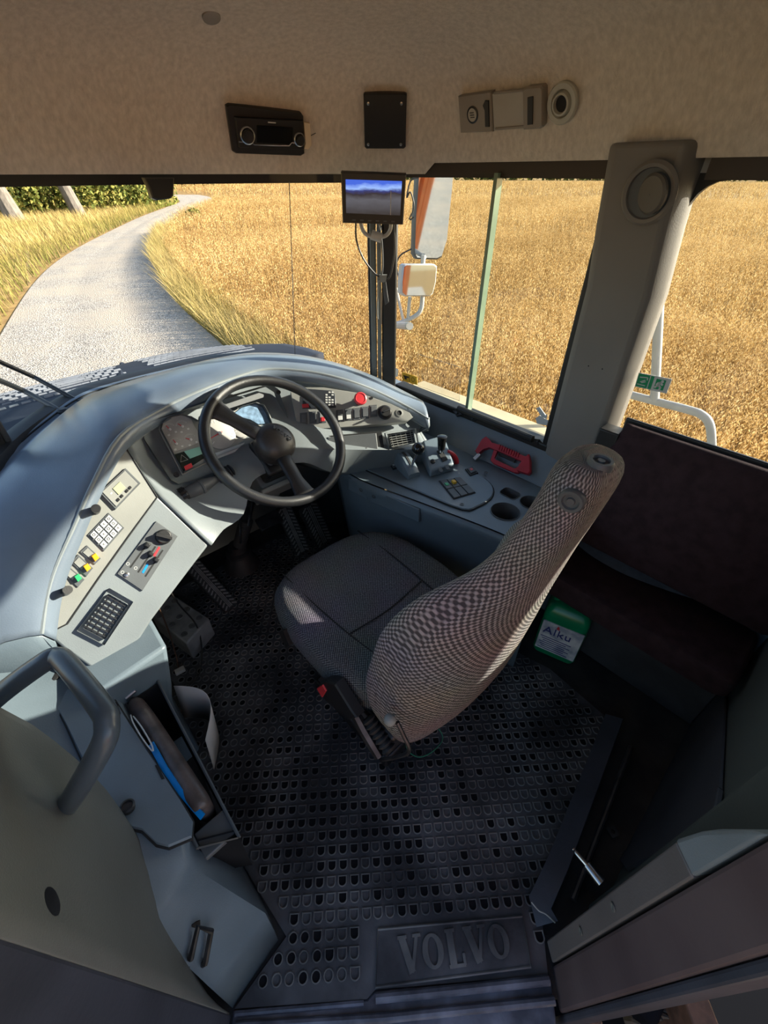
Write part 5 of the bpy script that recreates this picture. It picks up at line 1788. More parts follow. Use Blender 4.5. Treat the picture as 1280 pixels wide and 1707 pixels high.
# ---- green can under the bench
cn0 = pz(886, 1084, .0)
cn1 = pz(952, 1113, .0)
dvc = (cn1 - cn0)
wl = dvc.length
cfm = fr(cn0 + Vector((0, 0, .009)), dvc, (0, 0, 1))
can = thing('washer_fluid_can', 'green plastic fluid can with worn white label under the bench', 'can', cn0)
P_ = rrect(wl * 1.04, .115, .022, 5, wl / 2, .058)
cx_, cy_ = wl / 2, .058
mk('can_body', T(cfm, loft([[(cx_ + (p[0] - cx_) * k, cy_ + (p[1] - cy_) * k, z) for p in P_] for z, k in ((0, .95), (.01, 1), (.205, 1), (.235, .97), (.258, .82), (.268, .55))], True, True)), M['can'], can, smooth=50)
mk('can_handle', T(cfm, tube(smoothp([(wl * .15, .055, .25), (wl * .25, .055, .292), (wl * .55, .055, .296), (wl * .72, .055, .262)], 5), .014, 10)), M['can'], can)
mk('can_cap', T(cfm @ Matrix.Translation((wl * .85, .055, .25)), lathe([(.02, 0), (.02, .03), (.017, .033)], 18)), M['can'], can)
mk('can_label', T(cfm, box(.004, wl * .98, -.0035, .002, .030, .190)), M['canlabel'], can, bevel=.002)
lf_ = cfm @ Matrix.Rotation(pi / 2, 4, 'X')
mk('label_word', T(lf_ @ Matrix.Translation((wl * .42, .145, .0036)) @ Matrix.Scale(.050, 4), TXT['Alku']), M['labelink'], can, smooth=0)
g = []
for i in range(7):
    y = .105 - i * .011
    g.append(([(p[0], p[1], p[2]) for p in box(.012 + (i % 3) * .006, wl * (.80 - .1 * (i % 2)), y, y + .0035, .0032, .0042)[0]], box(0, 1, 0, 1, 0, 1)[1]))
mk('label_lines', T(lf_, join(*g)), M['labelink'], can, smooth=0)
mk('label_flame', T(lf_, prism([(wl * .36, .168), (wl * .44, .166), (wl * .42, .18), (wl * .38, .186)], .0032, .0042)), M['labelred'], can, smooth=0)

# ================================================================== driver seat hardware
mk('suspension_base', join(cbx(.42, .80, .40, .75, .008, .06)), M['black'], seat, bevel=.008)
rows = []
for k in range(13):
    z = .06 + .32 * k / 12
    s = .012 if k % 2 else 0
    rows.append([cab(f, r, z) for f, r in ((.43 + s, .41 + s), (.79 - s, .41 + s), (.79 - s, .74 - s), (.43 + s, .74 - s))])
mk('suspension_bellows', loft(rows, True, True), M['rubber'], seat, smooth=20)
mk('seat_pan', cbx(.345, .83, .35, .80, .375, .40), M['black'], seat, bevel=.01)
PB_ = (cab(0, .318, 0), -CR)
bz = lambda x, y, h=0: pl(x, y, (PB_[0] - CR * h, PB_[1]))
mk('buckle', ppoly(PB_, [(538, 1134), (548, 1130), (564, 1136), (590, 1178), (600, 1192), (586, 1196), (566, 1180), (545, 1160)], -.016, .012, .004), M['black'], seat, smooth=30)
mk('buckle_button', ppoly(PB_, [(535, 1142), (545, 1136), (551, 1146), (544, 1157)], -.010, .016, .003), M['red'], seat)
mk('buckle_stalk', tube([bz(592, 1190), bz(606, 1216), bz(632, 1260)], [.013, .015, .014], 8), M['darksteel'], seat)
bl2 = [bz(612, 1196, -.02).lerp(bz(650, 1252, -.02), t) for t in np.linspace(0, 1, 15)]
mk('air_bellows', tube(bl2, [.020 if i % 2 else .013 for i in range(15)], 12), M['rubber'], seat)
mk('recline_knob', T(Matrix.Translation(bz(650, 1200, .01)), lathe([(.013 * math.cos(a), .013 * math.sin(a)) for a in np.linspace(-1.5, 1.5, 11)], 16)), M['panel'], seat, smooth=180)
mk('seat_bracket', tube(smoothp([bz(662, 1204), bz(672, 1225), bz(682, 1252), bz(660, 1262), bz(638, 1266)], 4), .005, 8), M['darksteel'], seat)
mk('side_lever', tube([pz(770, 1172, .30), pz(800, 1140, .34), pz(806, 1132, .345), pz(832, 1106, .35)], [.010, .011, .016, .014], 12), M['panel2'], seat)
mk('side_trim', ppoly(PB_, [(466, 1052), (474, 1050), (484, 1075), (478, 1080)], -.02, .004), M['black'], seat)
gw = thing('green_wire', 'thin green wire loop on the mat behind the driver seat', 'wire', pz(720, 1250, .014))
mk('strand', tube(smoothp([pz(716, 1205, .05), pz(730, 1214, .03), pz(738, 1232, .016), pz(722, 1252, .016), pz(700, 1262, .016), pz(682, 1254, .016), pz(676, 1240, .03)], 5), .0016, 6), M['wireg'], gw)
for c in ((1000, 773), (953, 834)):
    p, n = ray_mesh(bk, *c)
    if p is not None:
        if n.dot(EYEP - p) < 0:
            n = -n
        mk('seat_button', T(fr(p, (1, .2, 0), n), lathe([(.018, -.006), (.018, .004), (.016, .007), (.012, .007), (.0105, .003), (.006, .003), (.005, .006), (.001, .006)], 24)), M['panel2'], seat)

# ================================================================== overhead
cei = bpy.data.objects['ceiling']


def ceilP(pts):
    return hplane(cei, pts)


P = ceilP([(380, 180), (500, 190), (445, 250)])
rd = thing('car_radio', 'black car radio with two round knobs set in the headliner', 'radio', P[0])
mk('radio_surround', ppoly(P, [(375, 175), (380, 172), (500, 186), (504, 192), (506, 254), (500, 258), (392, 254), (386, 250)], -.02, .012, .004), M['black'], rd)
mk('radio_face', ppoly(P, [(388, 191), (502, 197), (503, 246), (395, 242)], .011, .022, .004), M['black'], rd)
mk('radio_display', ppoly(P, [(424, 204), (484, 208), (484, 236), (424, 233)], .021, .024, .001), pm('radio_glass', (.008, .008, .008), .1), rd)
mk('radio_trim', T(Matrix.Identity(4), tube([pl(*p, (P[0] + P[1] * .023, P[1])) for p in [(398, 236), (420, 238), (424, 241), (482, 243), (486, 238), (500, 239)]], .0016, 6)), M['steel'], rd)
for c, r in (((409, 221), .021), ((495, 228), .017)):
    Fm = frp(P, c, (c[0] + 10, c[1] + 1))
    kk = mk('radio_knob_ring', T(Fm, lathe([(r, .020), (r, .026), (r * .86, .028), (r * .84, .024)], 28, False)), M['steel'], rd)
    mk('radio_knob', T(Fm, lathe([(r * .82, .02), (r * .78, .034), (r * .66, .037), (.001, .036)], 24)), M['black'], kk)
mk('radio_badge', ppoly(P, [(443, 198.5), (456, 199.5), (456, 201.5), (443, 200.5)], .0215, .0225), M['lightink'], rd, smooth=0)
mt = thing('masking_tape', 'folded pale masking tape tab stuck beside the radio', 'tape', pl(510, 224, P))
mk('tape_tab', ppoly(P, [(503, 200), (513, 202), (516, 238), (510, 246), (504, 244), (506, 236)], .010, .020, .001), M['tape'], mt)
mk('thread', tube([pl(515, 228, (P[0] + P[1] * .012, P[1])), pl(520, 225, (P[0] + P[1] * .012, P[1])), pl(526, 222, (P[0] + P[1] * .006, P[1]))], .0012, 5), M['wire'], mt)
P = ceilP([(610, 160), (675, 160), (642, 240)])
so = thing('blank_cover', 'square black cover plate with four screws in the headliner', 'cover', P[0])
cp_ = [(606, 156), (608, 154), (675, 154), (678, 156), (676, 243), (673, 246), (611, 246), (608, 243)]
mk('cover_body', ppoly(P, cp_, -.02, .010, .003), M['black'], so)
for c in ((614, 170), (669, 170), (614, 238), (668, 238)):
    mk('screw', T(frp(P, c, (c[0] + 10, c[1])), lathe([(.004, .009), (.004, .013), (.002, .0135)], 10)), M['steel'], so)
P = ceilP([(780, 160), (900, 150), (840, 212)])
la = thing('dome_lamp', 'grey rectangular dome lamp with two switches in the headliner', 'lamp', P[0])
lbk = [(768, 158), (823, 150), (826, 217), (772, 219)]
lm_ = mk('lamp_block', ppoly(P, lbk, -.02, .014, .003), M['lampgrey'], la)
mk('lamp_lens', ppoly(P, [(823, 154), (878, 150), (878, 212), (826, 216)], -.02, .009, .002), M['lens'], la)
mk('lamp_block', ppoly(P, [(877, 145), (882, 142), (908, 139), (911, 143), (910, 206), (906, 211), (878, 213)], -.02, .018, .004), M['lampgrey'], la)
Fm = frp(P, (793, 188.5), (803, 187.5))
bd = mk('lamp_badge', T(Fm, lathe([(.019, .013), (.019, .016), (.016, .017), (.0155, .0155), (.001, .0155)], 26)), M['screw'], la)
mk('badge_face', T(Fm, lathe([(.0145, .0155), (.0145, .0165)], 24)), M['lens'], bd)
mk('badge_lines', T(Fm, join(*[cbox(-.001 + .001 * i, .005 - .005 * i, .014, .002, .0165, .0171) for i in range(3)])), M['ink'], bd, smooth=0)
mk('lamp_switch', ppoly(P, [(811, 172), (815, 164), (820.5, 164), (821.5, 208), (815, 208), (814, 180)], .013, .018, .001), M['black'], la)
mk('lamp_switch', ppoly(P, [(887, 158), (896, 156), (895, 203), (886.5, 204)], .017, .021, .001), M['black'], la)
mk('lamp_rail', join(tube([pl(824, 155, (P[0] + P[1] * .011, P[1])), pl(877, 150, (P[0] + P[1] * .011, P[1]))], .003, 6), tube([pl(826, 215, (P[0] + P[1] * .011, P[1])), pl(877, 211, (P[0] + P[1] * .011, P[1]))], .003, 6)), M['lampgrey'], la)
P = ceilP([(925, 160), (952, 160), (938, 190)])
vr = thing('ceiling_grommet', 'pale ring shaped grommet with dark centre in the headliner', 'grommet', P[0])
Fm = frp(P, (938, 172), (950, 171))
mk('outer_ring', T(Fm, lathe([(.041, -.004), (.041, .004), (.038, .008), (.028, .008), (.026, .002)], 30, False)), M['ring'], vr)
mk('inner_ring', T(Fm, lathe([(.026, .0), (.024, .004), (.022, .012), (.018, .013), (.016, .004)], 28, False)), M['ring'], vr)
mk('centre_hole', T(Fm, lathe([(.017, .002), (.016, .0045)], 20)), M['seam'], vr)
p, n = ray_mesh(cei, 352, 27)
pg = thing('ceiling_plug', 'small dark round plug in the ceiling near the top', 'plug', p)
mk('plug_cap', T(fr(p, (1, 0, 0), n if n.dot(EYEP - p) > 0 else -n), lathe([(.021, -.003), (.020, .004), (.014, .006), (.001, .006)], 24)), M['lampgrey'], pg)
Pv = (cab(1.50, .35, 1.46), -CF)
vc = thing('visor_clip', 'black clip hanging from the windscreen header', 'clip', pl(266, 315, Pv))
mk('clip_body', ppoly(Pv, [(238, 296), (288, 296), (287, 326), (282, 331), (260, 334), (252, 330), (246, 312)], -.012, .012, .004), M['black'], vc)

# ---- reversing monitor
PMo = (pd(621, 332, 1.50), Vector((-.02, -.985, -.14)).normalized())
mo_ = thing('reversing_monitor', 'small black reversing monitor showing a dark camera picture', 'monitor', PMo[0])
mq = [(568, 287), (677, 291), (672, 375), (571, 372)]
mk('monitor_case', ppoly(PMo, mq, -.028, 0, .003), M['black'], mo_)
sq = [(576, 299), (670, 302), (667, 359), (577, 355)]


def screenmat():
    m, N, L, B = newmat('camera_picture')
    tc = N.new('ShaderNodeTexCoord')
    sp3 = N.new('ShaderNodeSeparateXYZ')
    L.new(tc.outputs['Generated'], sp3.inputs[0])
    nz = N.new('ShaderNodeTexNoise')
    nz.inputs['Scale'].default_value = 5
    nz.inputs['Detail'].default_value = 5
    L.new(tc.outputs['Generated'], nz.inputs['Vector'])
    ad = N.new('ShaderNodeMath')
    ad.operation = 'MULTIPLY_ADD'
    ad.inputs[1].default_value = .22
    L.new(nz.outputs['Fac'], ad.inputs[0])
    L.new(sp3.outputs[2], ad.inputs[2])
    rp = N.new('ShaderNodeValToRGB')
    e = rp.color_ramp.elements
    e[0].position, e[0].color = .1, (.012, .013, .018, 1)
    e[1].position, e[1].color = 1.05, (.03, .10, .55, 1)
    for ps, c in ((.55, (.07, .075, .095, 1)), (.72, (.012, .012, .022, 1)), (.80, (.015, .03, .16, 1)), (.88, (.25, .40, .78, 1))):
        x = e.new(ps)
        x.color = c
    L.new(ad.outputs[0], rp.inputs[0])
    L.new(rp.outputs[0], B.inputs['Emission Color'])
    B.inputs['Emission Strength'].default_value = .9
    B.inputs['Base Color'].default_value = (.01, .01, .012, 1)
    B.inputs['Roughness'].default_value = .15
    return m


scn = mk('screen', ppoly(PMo, sq, 0, .0012), screenmat(), mo_, smooth=0)
mk('guide_line', ppoly(PMo, [(651, 318), (652.2, 318), (651.4, 358), (650.2, 358)], .001, .002), M['lightink'], scn, smooth=0)
for k in range(6):
    c = (590 + k * 13, 366.5 + k * .5)
    mk('monitor_button', ppoly(PMo, [(c[0] - 3, c[1] - 1.2), (c[0] + 3, c[1] - 1), (c[0] + 3, c[1] + 1.4), (c[0] - 3, c[1] + 1.2)], 0, .0015), M['panel2'], mo_, smooth=0)
PMb = (PMo[0] + Vector((0, .03, 0)), PMo[1])
mk('mount_tube', tube(smoothp([pl(600, 368, PMb), pl(606, 386, PMb), pl(618, 394, PMb), pl(640, 394, PMb), pl(650, 384, PMb), pl(652, 368, PMb)], 5), .0055, 10), M['white'], mo_)
mk('mount_clamp', cyl(pl(619, 391, PMb), pl(636, 397, PMb), .013, 14), M['white'], mo_)
mk('mount_arm', cyl(pl(628, 396, PMb), pl(632, 396, PMb) + Vector((0, .32, 0)), .008, 8), M['black'], mo_)
PMc = (PMo[0] + Vector((0, .10, 0)), PMo[1])
mcab = thing('monitor_cable', 'black cable hanging in a loop below the reversing monitor', 'cable', pl(630, 450, PMc))
mk('cord', tube(smoothp([pl(593, 370, PMc), pl(594, 400, PMc), pl(605, 430, PMc), pl(622, 453, PMc), pl(634, 462, PMc), pl(648, 464, PMc), pl(655, 440, PMc), pl(658, 410, PMc), pl(656, 370, PMc)], 5), .0028, 6), M['wire'], mcab)
mcab2 = thing('monitor_cable', 'grey cable running down the windscreen post from the monitor', 'cable', pl(638, 420, PMc))
mk('cord', tube(smoothp([pl(630, 372, PMc), pl(636, 400, PMc), pl(638, 440, PMc), pl(636, 460, PMc)], 5), .0026, 6), M['panel2'], mcab2)
ky = thing('hanging_keys', 'keys and cord ends hanging on the windscreen post', 'keys', pl(640, 500, PMc))
mk('tie', ppoly(PMc, [(632, 458), (645, 458), (643, 470), (634, 470)], -.004, .004), M['panel'], ky)
mk('key_fob', ppoly(PMc, [(638, 470), (643, 468), (646, 490), (648, 503), (642, 508), (639, 490)], -.004, .004, .001), M['panel2'], ky)
mk('key_blade', ppoly(PMc, [(634, 488), (637.5, 488), (636.5, 540), (634.5, 543)], -.001, .001), M['steel'], ky)
mk('cord_end', tube(smoothp([pl(632, 468, PMc), pl(630, 490, PMc), pl(629, 520, PMc), pl(630, 532, PMc)], 4), .0025, 6), M['panel'], ky)

# ================================================================== outside the cab
def mirror(name, label, px, frame_px, dist, mc, shell, side=-.05, up=-.14):
    P0 = pd(*mc, dist)
    to_eye = (EYEP - P0).normalized()
    tgt = (-CF * 1.0 + CR * side + Vector((0, 0, up))).normalized()
    n = (to_eye + tgt).normalized()
    P = (P0, n)
    t = thing(name, label, 'mirror', P0)
    mk('mirror_shell', ppoly(P, frame_px, -.05, .004, .010), M[shell], t, smooth=40)
    mk('mirror_glass', ppoly(P, px, .0035, .006), M['mirror'], t, smooth=0)
    return t, P


big = [(699, 262), (757, 262), (754, 310), (745, 400), (736, 428), (728, 432), (694, 431), (690, 424), (692, 360)]
t1, PB1 = mirror('side_mirror', 'tall outside mirror reflecting the gravel road and truck body', shrink(big, .965), shrink(big, 1.02), 2.9, (722, 350), 'panel2')
sm = [(671, 443), (675, 440), (724, 440), (729, 444), (727, 470), (722, 490), (717, 494), (674, 494), (668, 489), (668, 470)]
t2, PB2 = mirror('side_mirror', 'small square outside mirror below the tall one', shrink(sm, .92), sm, 2.75, (698, 468), 'white', .0, -.02)
PAr = (PB2[0] + Vector((.02, .06, 0)), Vector((0, -1, 0)))
ar = thing('mirror_arm', 'bent white tube arm that carries the two outside mirrors', 'arm', pl(680, 530, PAr))
mk('arm_tube', join(tube(smoothp([pl(654, 541, PAr), pl(670, 537, PAr), pl(690, 528, PAr), pl(701, 517, PAr), pl(704, 495, PAr), pl(705, 440, PAr), pl(706, 425, PAr)], 5), .013, 10)), M['white'], ar)
mk('arm_brace', join(cyl(pl(660, 480, PAr), pl(672, 533, PAr), .008, 8), cyl(pl(683, 495, PAr), pl(680, 530, PAr), .010, 8)), M['white'], ar)
mk('mirror_bracket', join(cyl(pl(706, 426, PAr), pl(708, 430, (PB1[0] - PB1[1] * .03, PB1[1])), .012, 8), cyl(pl(704, 470, PAr), pl(704, 470, (PB2[0] - PB2[1] * .03, PB2[1])), .012, 8)), M['white'], ar)
mk('arm_mount', join(cyl(pl(652, 542, PAr), cab(1.36, 1.42, .98), .016, 10)), M['white'], ar)
mk('mirror_wire', tube(smoothp([pl(686, 415, PAr), pl(668, 425, PAr), pl(661, 440, PAr), pl(664, 460, PAr)], 4), .004, 6), M['wire'], ar)
mk('mirror_wire', tube(smoothp([pl(697, 296, PAr), pl(684, 302, PAr), pl(678, 330, PAr), pl(684, 320, PAr), pl(690, 345, PAr), pl(682, 366, PAr), pl(690, 362, PAr)], 4), .004, 6), M['wire'], ar)
PH = (cab(0, 1.72, 0), -CR)
hr = thing('outer_handrail', 'white tube handrail outside the rear side window', 'handrail', pl(1095, 660, PH))
mk('rail_tube', tube(smoothp([pl(1010, 646, PH), pl(1040, 655, PH), pl(1100, 671, PH), pl(1150, 684, PH), pl(1170, 692, PH), pl(1182, 706, PH), pl(1186, 735, PH), pl(1186, 800, PH), pl(1184, 880, PH)], 5), .014, 12), M['white'], hr)
mk('rail_post', cyl(pl(1099, 495, PH), pl(1091, 668, PH), .015, 12), M['white'], hr)
mk('rail_post', cyl(pl(1010, 646, PH), pl(1008, 800, PH), .014, 12), M['white'], hr)

hd = thing('engine_hood', 'dark engine hood with slotted mesh in front of the windscreen', 'hood', cab(2.3, .5, .3))
fe = [(-120, 694, .62), (0, 663, .61), (91, 640, .60), (130, 631, .60), (203, 611, .60), (260, 598, .60), (310, 591, .60), (355, 588, .59), (392, 590, .57)]
FE = smoothp([pz(*p) for p in fe], 4)
nn_ = len(FE)
NE = []
for i in range(nn_):
    f, r, z = tocab(FE[i])
    NE.append(cab(1.78 + .06 * math.sin(pi * i / (nn_ - 1)), -.25 + 1.5 * i / (nn_ - 1), .80))
hrows = [[p + Vector((0, 0, -.5)) for p in NE], NE]
for t in (.15, .35, .6, .85, .96):
    hrows.append([a.lerp(b, t) + Vector((0, 0, .05 * math.sin(pi * t))) for a, b in zip(NE, FE)])
hrows += [FE, [p + CF * .03 + Vector((0, 0, -.03)) for p in FE], [p + CF * .06 + Vector((0, 0, -.9)) for p in FE]]
hm = mk('hood_skin', loft(hrows), M['hood'], hd, smooth=50, solid=-.01)
g = []
for bi, (i0, i1) in enumerate(((2, 15), (17, 28))):
    for a in range(9):
        for b in range(16):
            s = i0 + (i1 - i0) * (b + .5 * (a % 2) + .2) / 16.5
            t = .30 + .56 * a / 9
            k0 = int(s)
            A = NE[k0].lerp(NE[k0 + 1], s - k0)
            Bv = FE[k0].lerp(FE[k0 + 1], s - k0)
            p = A.lerp(Bv, t) + Vector((0, 0, .05 * math.sin(pi * t) + .010))
            dx = (NE[k0 + 1].lerp(FE[k0 + 1], t) - NE[k0].lerp(FE[k0], t)).normalized()
            g.append(T(fr(p, dx, (CF * .25 + Vector((0, 0, 1))).normalized()), box(-.017, .017, -.007, .007, -.004, .004, .003, .002)))
mk('mesh_slots', join(*g), M['hoodmesh'], hd, smooth=0)
mk('hood_rib', tube([a.lerp(b, .28) + Vector((0, 0, .05)) for a, b in zip(NE[14:17], FE[14:17])][:1] + [NE[16].lerp(FE[16], .95) + Vector((0, 0, .015))], .016, 8), M['hood'], hd)
wl_ = ['black wiper arm reaching up across the left end of the windscreen', 'grey wiper arm lying parallel below the black one']
for k, (pts, mm, r) in enumerate(((([pz(155, 676, .90), pd(75, 632, 1.76), pd(0, 596, 1.70), pd(-60, 568, 1.66)]), 'black', .007), (([pz(128, 692, .90), pd(60, 655, 1.72), pd(0, 627, 1.67), pd(-60, 600, 1.63)]), 'panel2', .008))):
    o = [p + (p - cab(.75, .62, p.z)).normalized() * .05 for p in pts]
    t = thing('windscreen_wiper', wl_[k], 'wiper', o[0])
    mk('wiper_arm', tube(o, r, 8), M[mm], t)
    mk('wiper_pivot', T(fr(o[0], (1, 0, 0), (0, 0, 1)), lathe([(.018, -.03), (.018, .01), (.010, .016)], 14)), M['black'], t)

# ---- dump body behind the cab, seen in the mirror
db = thing('dump_body', 'orange dump body behind the cab seen in the tall mirror', 'dump body', cab(-4, .6, GZ + 1))
rows = []
for f, zt_, zb_ in ((-.9, 1.5, .3), (-1.3, 1.6, -.1), (-4.5, 1.3, -.2), (-6.2, 1.2, .6)):
    rows.append([cab(f, r, z) for r, z in ((-.6, zt_), (-.3, zb_), (1.55, zb_), (1.85, zt_))])
mk('body_shell', loft(rows, False), pm('orange_paint', (.42, .13, .04), .4, .1, 4), db, smooth=0, solid=.04)
mk('body_rib', join(*[tube([cab(f, 1.60, -.15), cab(f, 1.88, 1.40)], .05, 6) for f in (-1.8, -2.8, -3.8)]), bpy.data.materials['orange_paint'], db)

# ---- below the sill: step, brush and bracket
stp = thing('entry_step', 'entry step with an added dark sheet under the latch side of the sill', 'step', (.6, .0, -.5))
mk('blackout_sheet', join(box(-.3, 2.6, -.8, .6, -.48, -.45)), M['hole'], stp)  # oversized dark sheet added to black out the bright ground below
mk('step_hanger', box(.70, .76, .02, .10, -.46, -.02), M['rust'], stp, bevel=.004)
mk('step_hanger', box(.46, .50, .0, .07, -.46, -.03), M['rust'], stp, bevel=.004)
bs = thing('boot_brush', 'row of dirty bristle tufts below the brown door frame', 'brush', pz(1110, 1690, -.2))
mk('brush_back', T(Matrix.Identity(4), poly3([pz(1040, 1678, -.17), pz(1160, 1648, -.17), pz(1168, 1690, -.17), pz(1050, 1712, -.17)], (0, 0, 1), .03)), M['bristle'], bs)
g = []
for i in range(9):
    for j in range(3):
        p = pz(1050 + i * 12, 1682 - i * 2.6 + j * 9, -.16)
        g.append(tube([p + Vector((0, 0, -.02)), p + Vector((.004, -.003, .012)), p + Vector((.012, -.008, .026))], [.009, .007, .003], 6))
mk('bristle_tufts', join(*g), M['bristle'], bs, smooth=0)
fb_ = thing('frame_bracket', 'rusty bracket plate on the outer edge of the brown door frame', 'bracket', pz(1250, 1640, .1))
mk('bracket_plate', T(Matrix.Identity(4), poly3([pz(1222, 1622, .06), pz(1280, 1590, .06), pz(1282, 1625, .06), pz(1268, 1642, .06), pz(1236, 1646, .06)], (0, 0, 1), .02)), M['rust'], fb_, bevel=.003)
struct('trim_5', join(box(.408, .47, .058, .072, -.10, 1.5)), M['navy'], smooth=0, bevel=.004)
chs = thing('truck_chassis', 'dark chassis block added under the cab to stop light beside the entry step', 'chassis', cab(.7, .9, -.7))
mk('chassis_light_block', cbx(-.40, 1.70, .50, 1.36, -1.30, -.07), M['hole'], chs, bevel=.02)  # added under the cab floor to stop sunlight coming through
mk('chassis_rail', cbx(-.6, 1.8, .62, .74, -1.45, -1.28), M['rust'], chs, bevel=.01)
# ================================================================== outside: oats, verges, trees
def stuffmesh(name, V, F, rnd, mat, parent=None):
    me = bpy.data.meshes.new(name)
    nv, nf = len(V), len(F)
    k = F.shape[1]
    me.vertices.add(nv)
    me.vertices.foreach_set('co', V.astype(np.float32).ravel())
    me.loops.add(nf * k)
    me.loops.foreach_set('vertex_index', F.astype(np.int32).ravel())
    me.polygons.add(nf)
    me.polygons.foreach_set('loop_start', np.arange(0, nf * k, k, dtype=np.int32))
    at = me.attributes.new('rnd', 'FLOAT', 'POINT')
    at.data.foreach_set('value', rnd.astype(np.float32))
    me.update()
    me.validate()
    me.materials.append(mat)
    o = bpy.data.objects.new(name, me)
    COL.objects.link(o)
    W[o.name] = Vector((0, 0, 0))
    if parent is not None:
        o.parent = parent
        o.location = -W[parent.name]
    return o


def attrmat(name, stops, rough=.85, trans=.25):
    m, N, L, B = newmat(name)
    B.inputs['Roughness'].default_value = rough
    B.inputs['Specular IOR Level'].default_value = .2
    at = N.new('ShaderNodeAttribute')
    at.attribute_name = 'rnd'
    rp = N.new('ShaderNodeValToRGB')
    els = rp.color_ramp.elements
    while len(els) < len(stops):
        els.new(.5)
    for e, (p, c) in zip(els, stops):
        e.position = p
        e.color = (*c, 1)
    L.new(at.outputs['Fac'], rp.inputs[0])
    L.new(rp.outputs[0], B.inputs['Base Color'])
    if trans:
        tl = N.new('ShaderNodeBsdfTranslucent')
        mx = N.new('ShaderNodeMixShader')
        mx.inputs[0].default_value = trans
        L.new(rp.outputs[0], tl.inputs[0])
        L.new(B.outputs[0], mx.inputs[1])
        L.new(tl.outputs[0], mx.inputs[2])
        L.new(mx.outputs[0], N['Material Output'].inputs[0])
    return m


M['oat'] = attrmat('ripe_oats', [(0, (.19, .10, .028)), (.45, (.56, .365, .135)), (1, (.86, .65, .33))])
M['dry'] = attrmat('dry_grass', [(0, (.13, .16, .035)), (.35, (.36, .29, .085)), (1, (.64, .48, .22))])
M['leaf'] = attrmat('leaves', [(0, (.035, .06, .015)), (.5, (.17, .20, .045)), (1, (.48, .42, .12))])
M['lawn'] = attrmat('green_grass', [(0, (.12, .20, .03)), (1, (.36, .40, .08))])
M['bark'] = pm('bark', (.17, .15, .125), .9, .25, 6, .6, 30, stretch=(1, 1, .3))


def patchy(x, y):                             # patchy height / colour, so the crop is not even
    return .5 + .25 * np.sin(x * .9 + 1.7 * np.sin(y * .45)) * np.sin(y * .8 + x * .23) + .25 * np.sin(x * .31 - y * .22 + 2)


def oats(name, x, y, nsp, size, label, hscale=1.0, wind=.25, mat='oat', blade=True, cat='crop'):
    n = len(x)
    pt = patchy(x, y)
    h = (.80 + .16 * rng.random(n)) * hscale * (.92 + .1 * pt)
    lx = wind * (rng.normal(-.35, .5, n)) * .5
    ly = wind * (rng.normal(-.1, .5, n)) * .5
    wd = .008 * size
    V, F, Rn = [], [], []
    base = np.stack([x, y, np.full(n, GZ)], 1)
    tip = base + np.stack([lx * h, ly * h, h], 1)
    r0 = np.clip(.5 * rng.random(n) + .35 * pt, 0, 1)
    off = 0
    if blade:
        a = rng.random(n) * pi
        d = np.stack([np.cos(a), np.sin(a), 0 * a], 1) * wd[:, None] if np.ndim(wd) else np.stack([np.cos(a), np.sin(a), 0 * a], 1) * wd
        V.append(np.stack([base - d, base + d, tip], 1).reshape(-1, 3))
        F.append(np.arange(3 * n).reshape(-1, 3))
        Rn.append(np.repeat(r0 * .6, 3))
        off = 3 * n
    for s in range(nsp):
        t = 1 - .42 * rng.random(n) ** 1.3
        p = base + (tip - base) * t[:, None]
        sz = size * (.7 + .6 * rng.random(n))
        p = p + rng.normal(0, .035, (n, 3)) * (size[:, None] if np.ndim(size) else size) ** .8
        a = rng.random(n) * 2 * pi
        sl = np.stack([np.cos(a), np.sin(a), 0 * a], 1)
        dn = np.stack([.5 * np.cos(a + .6), .5 * np.sin(a + .6), -.9 * np.ones(n)], 1)
        A = p
        Bv = p + dn * (.020 * sz)[:, None] + sl * (.0075 * sz)[:, None]
        Cv = p + dn * (.042 * sz)[:, None]
        Dv = p + dn * (.020 * sz)[:, None] - sl * (.0075 * sz)[:, None]
        V.append(np.stack([A, Bv, Cv, A, Cv, Dv], 1).reshape(-1, 3))
        F.append(off + np.arange(6 * n).reshape(-1, 3))
        off += 6 * n
        Rn.append(np.repeat(np.clip(r0 + rng.normal(.12, .15, n), 0, 1), 6))
    return np.concatenate(V), np.concatenate(F), np.concatenate(Rn)


def scatter(n, r0, r1, a0, a1):
    r = np.sqrt(rng.random(n) * (r1 * r1 - r0 * r0) + r0 * r0)
    a = a0 + rng.random(n) * (a1 - a0)
    return r * np.sin(a), r * np.cos(a)


# right boundary of the road, pushed out: the oats stand beyond the verge
rrx = [(p.x, p.y) for p in rr_]
rlx = [(p.x, p.y) for p in rl]


def dline(x, y, P):
    P = np.array(P)
    d = np.full(len(x), 1e9)
    for a, b in zip(P[:-1], P[1:]):
        ab = b - a
        t = np.clip(((x - a[0]) * ab[0] + (y - a[1]) * ab[1]) / (ab @ ab), 0, 1)
        d = np.minimum(d, np.hypot(x - a[0] - t * ab[0], y - a[1] - t * ab[1]))
    return d


FIELD = rrx + [(-400, 700), (600, 700), (600, -200), (8, -6), (5.2, 2)]


def offroad(x, y):
    f, r = x * CF.x + y * CF.y, x * CR.x + y * CR.y
    return ~((f < 4.6) & (r > -3) & (r < 3.6))


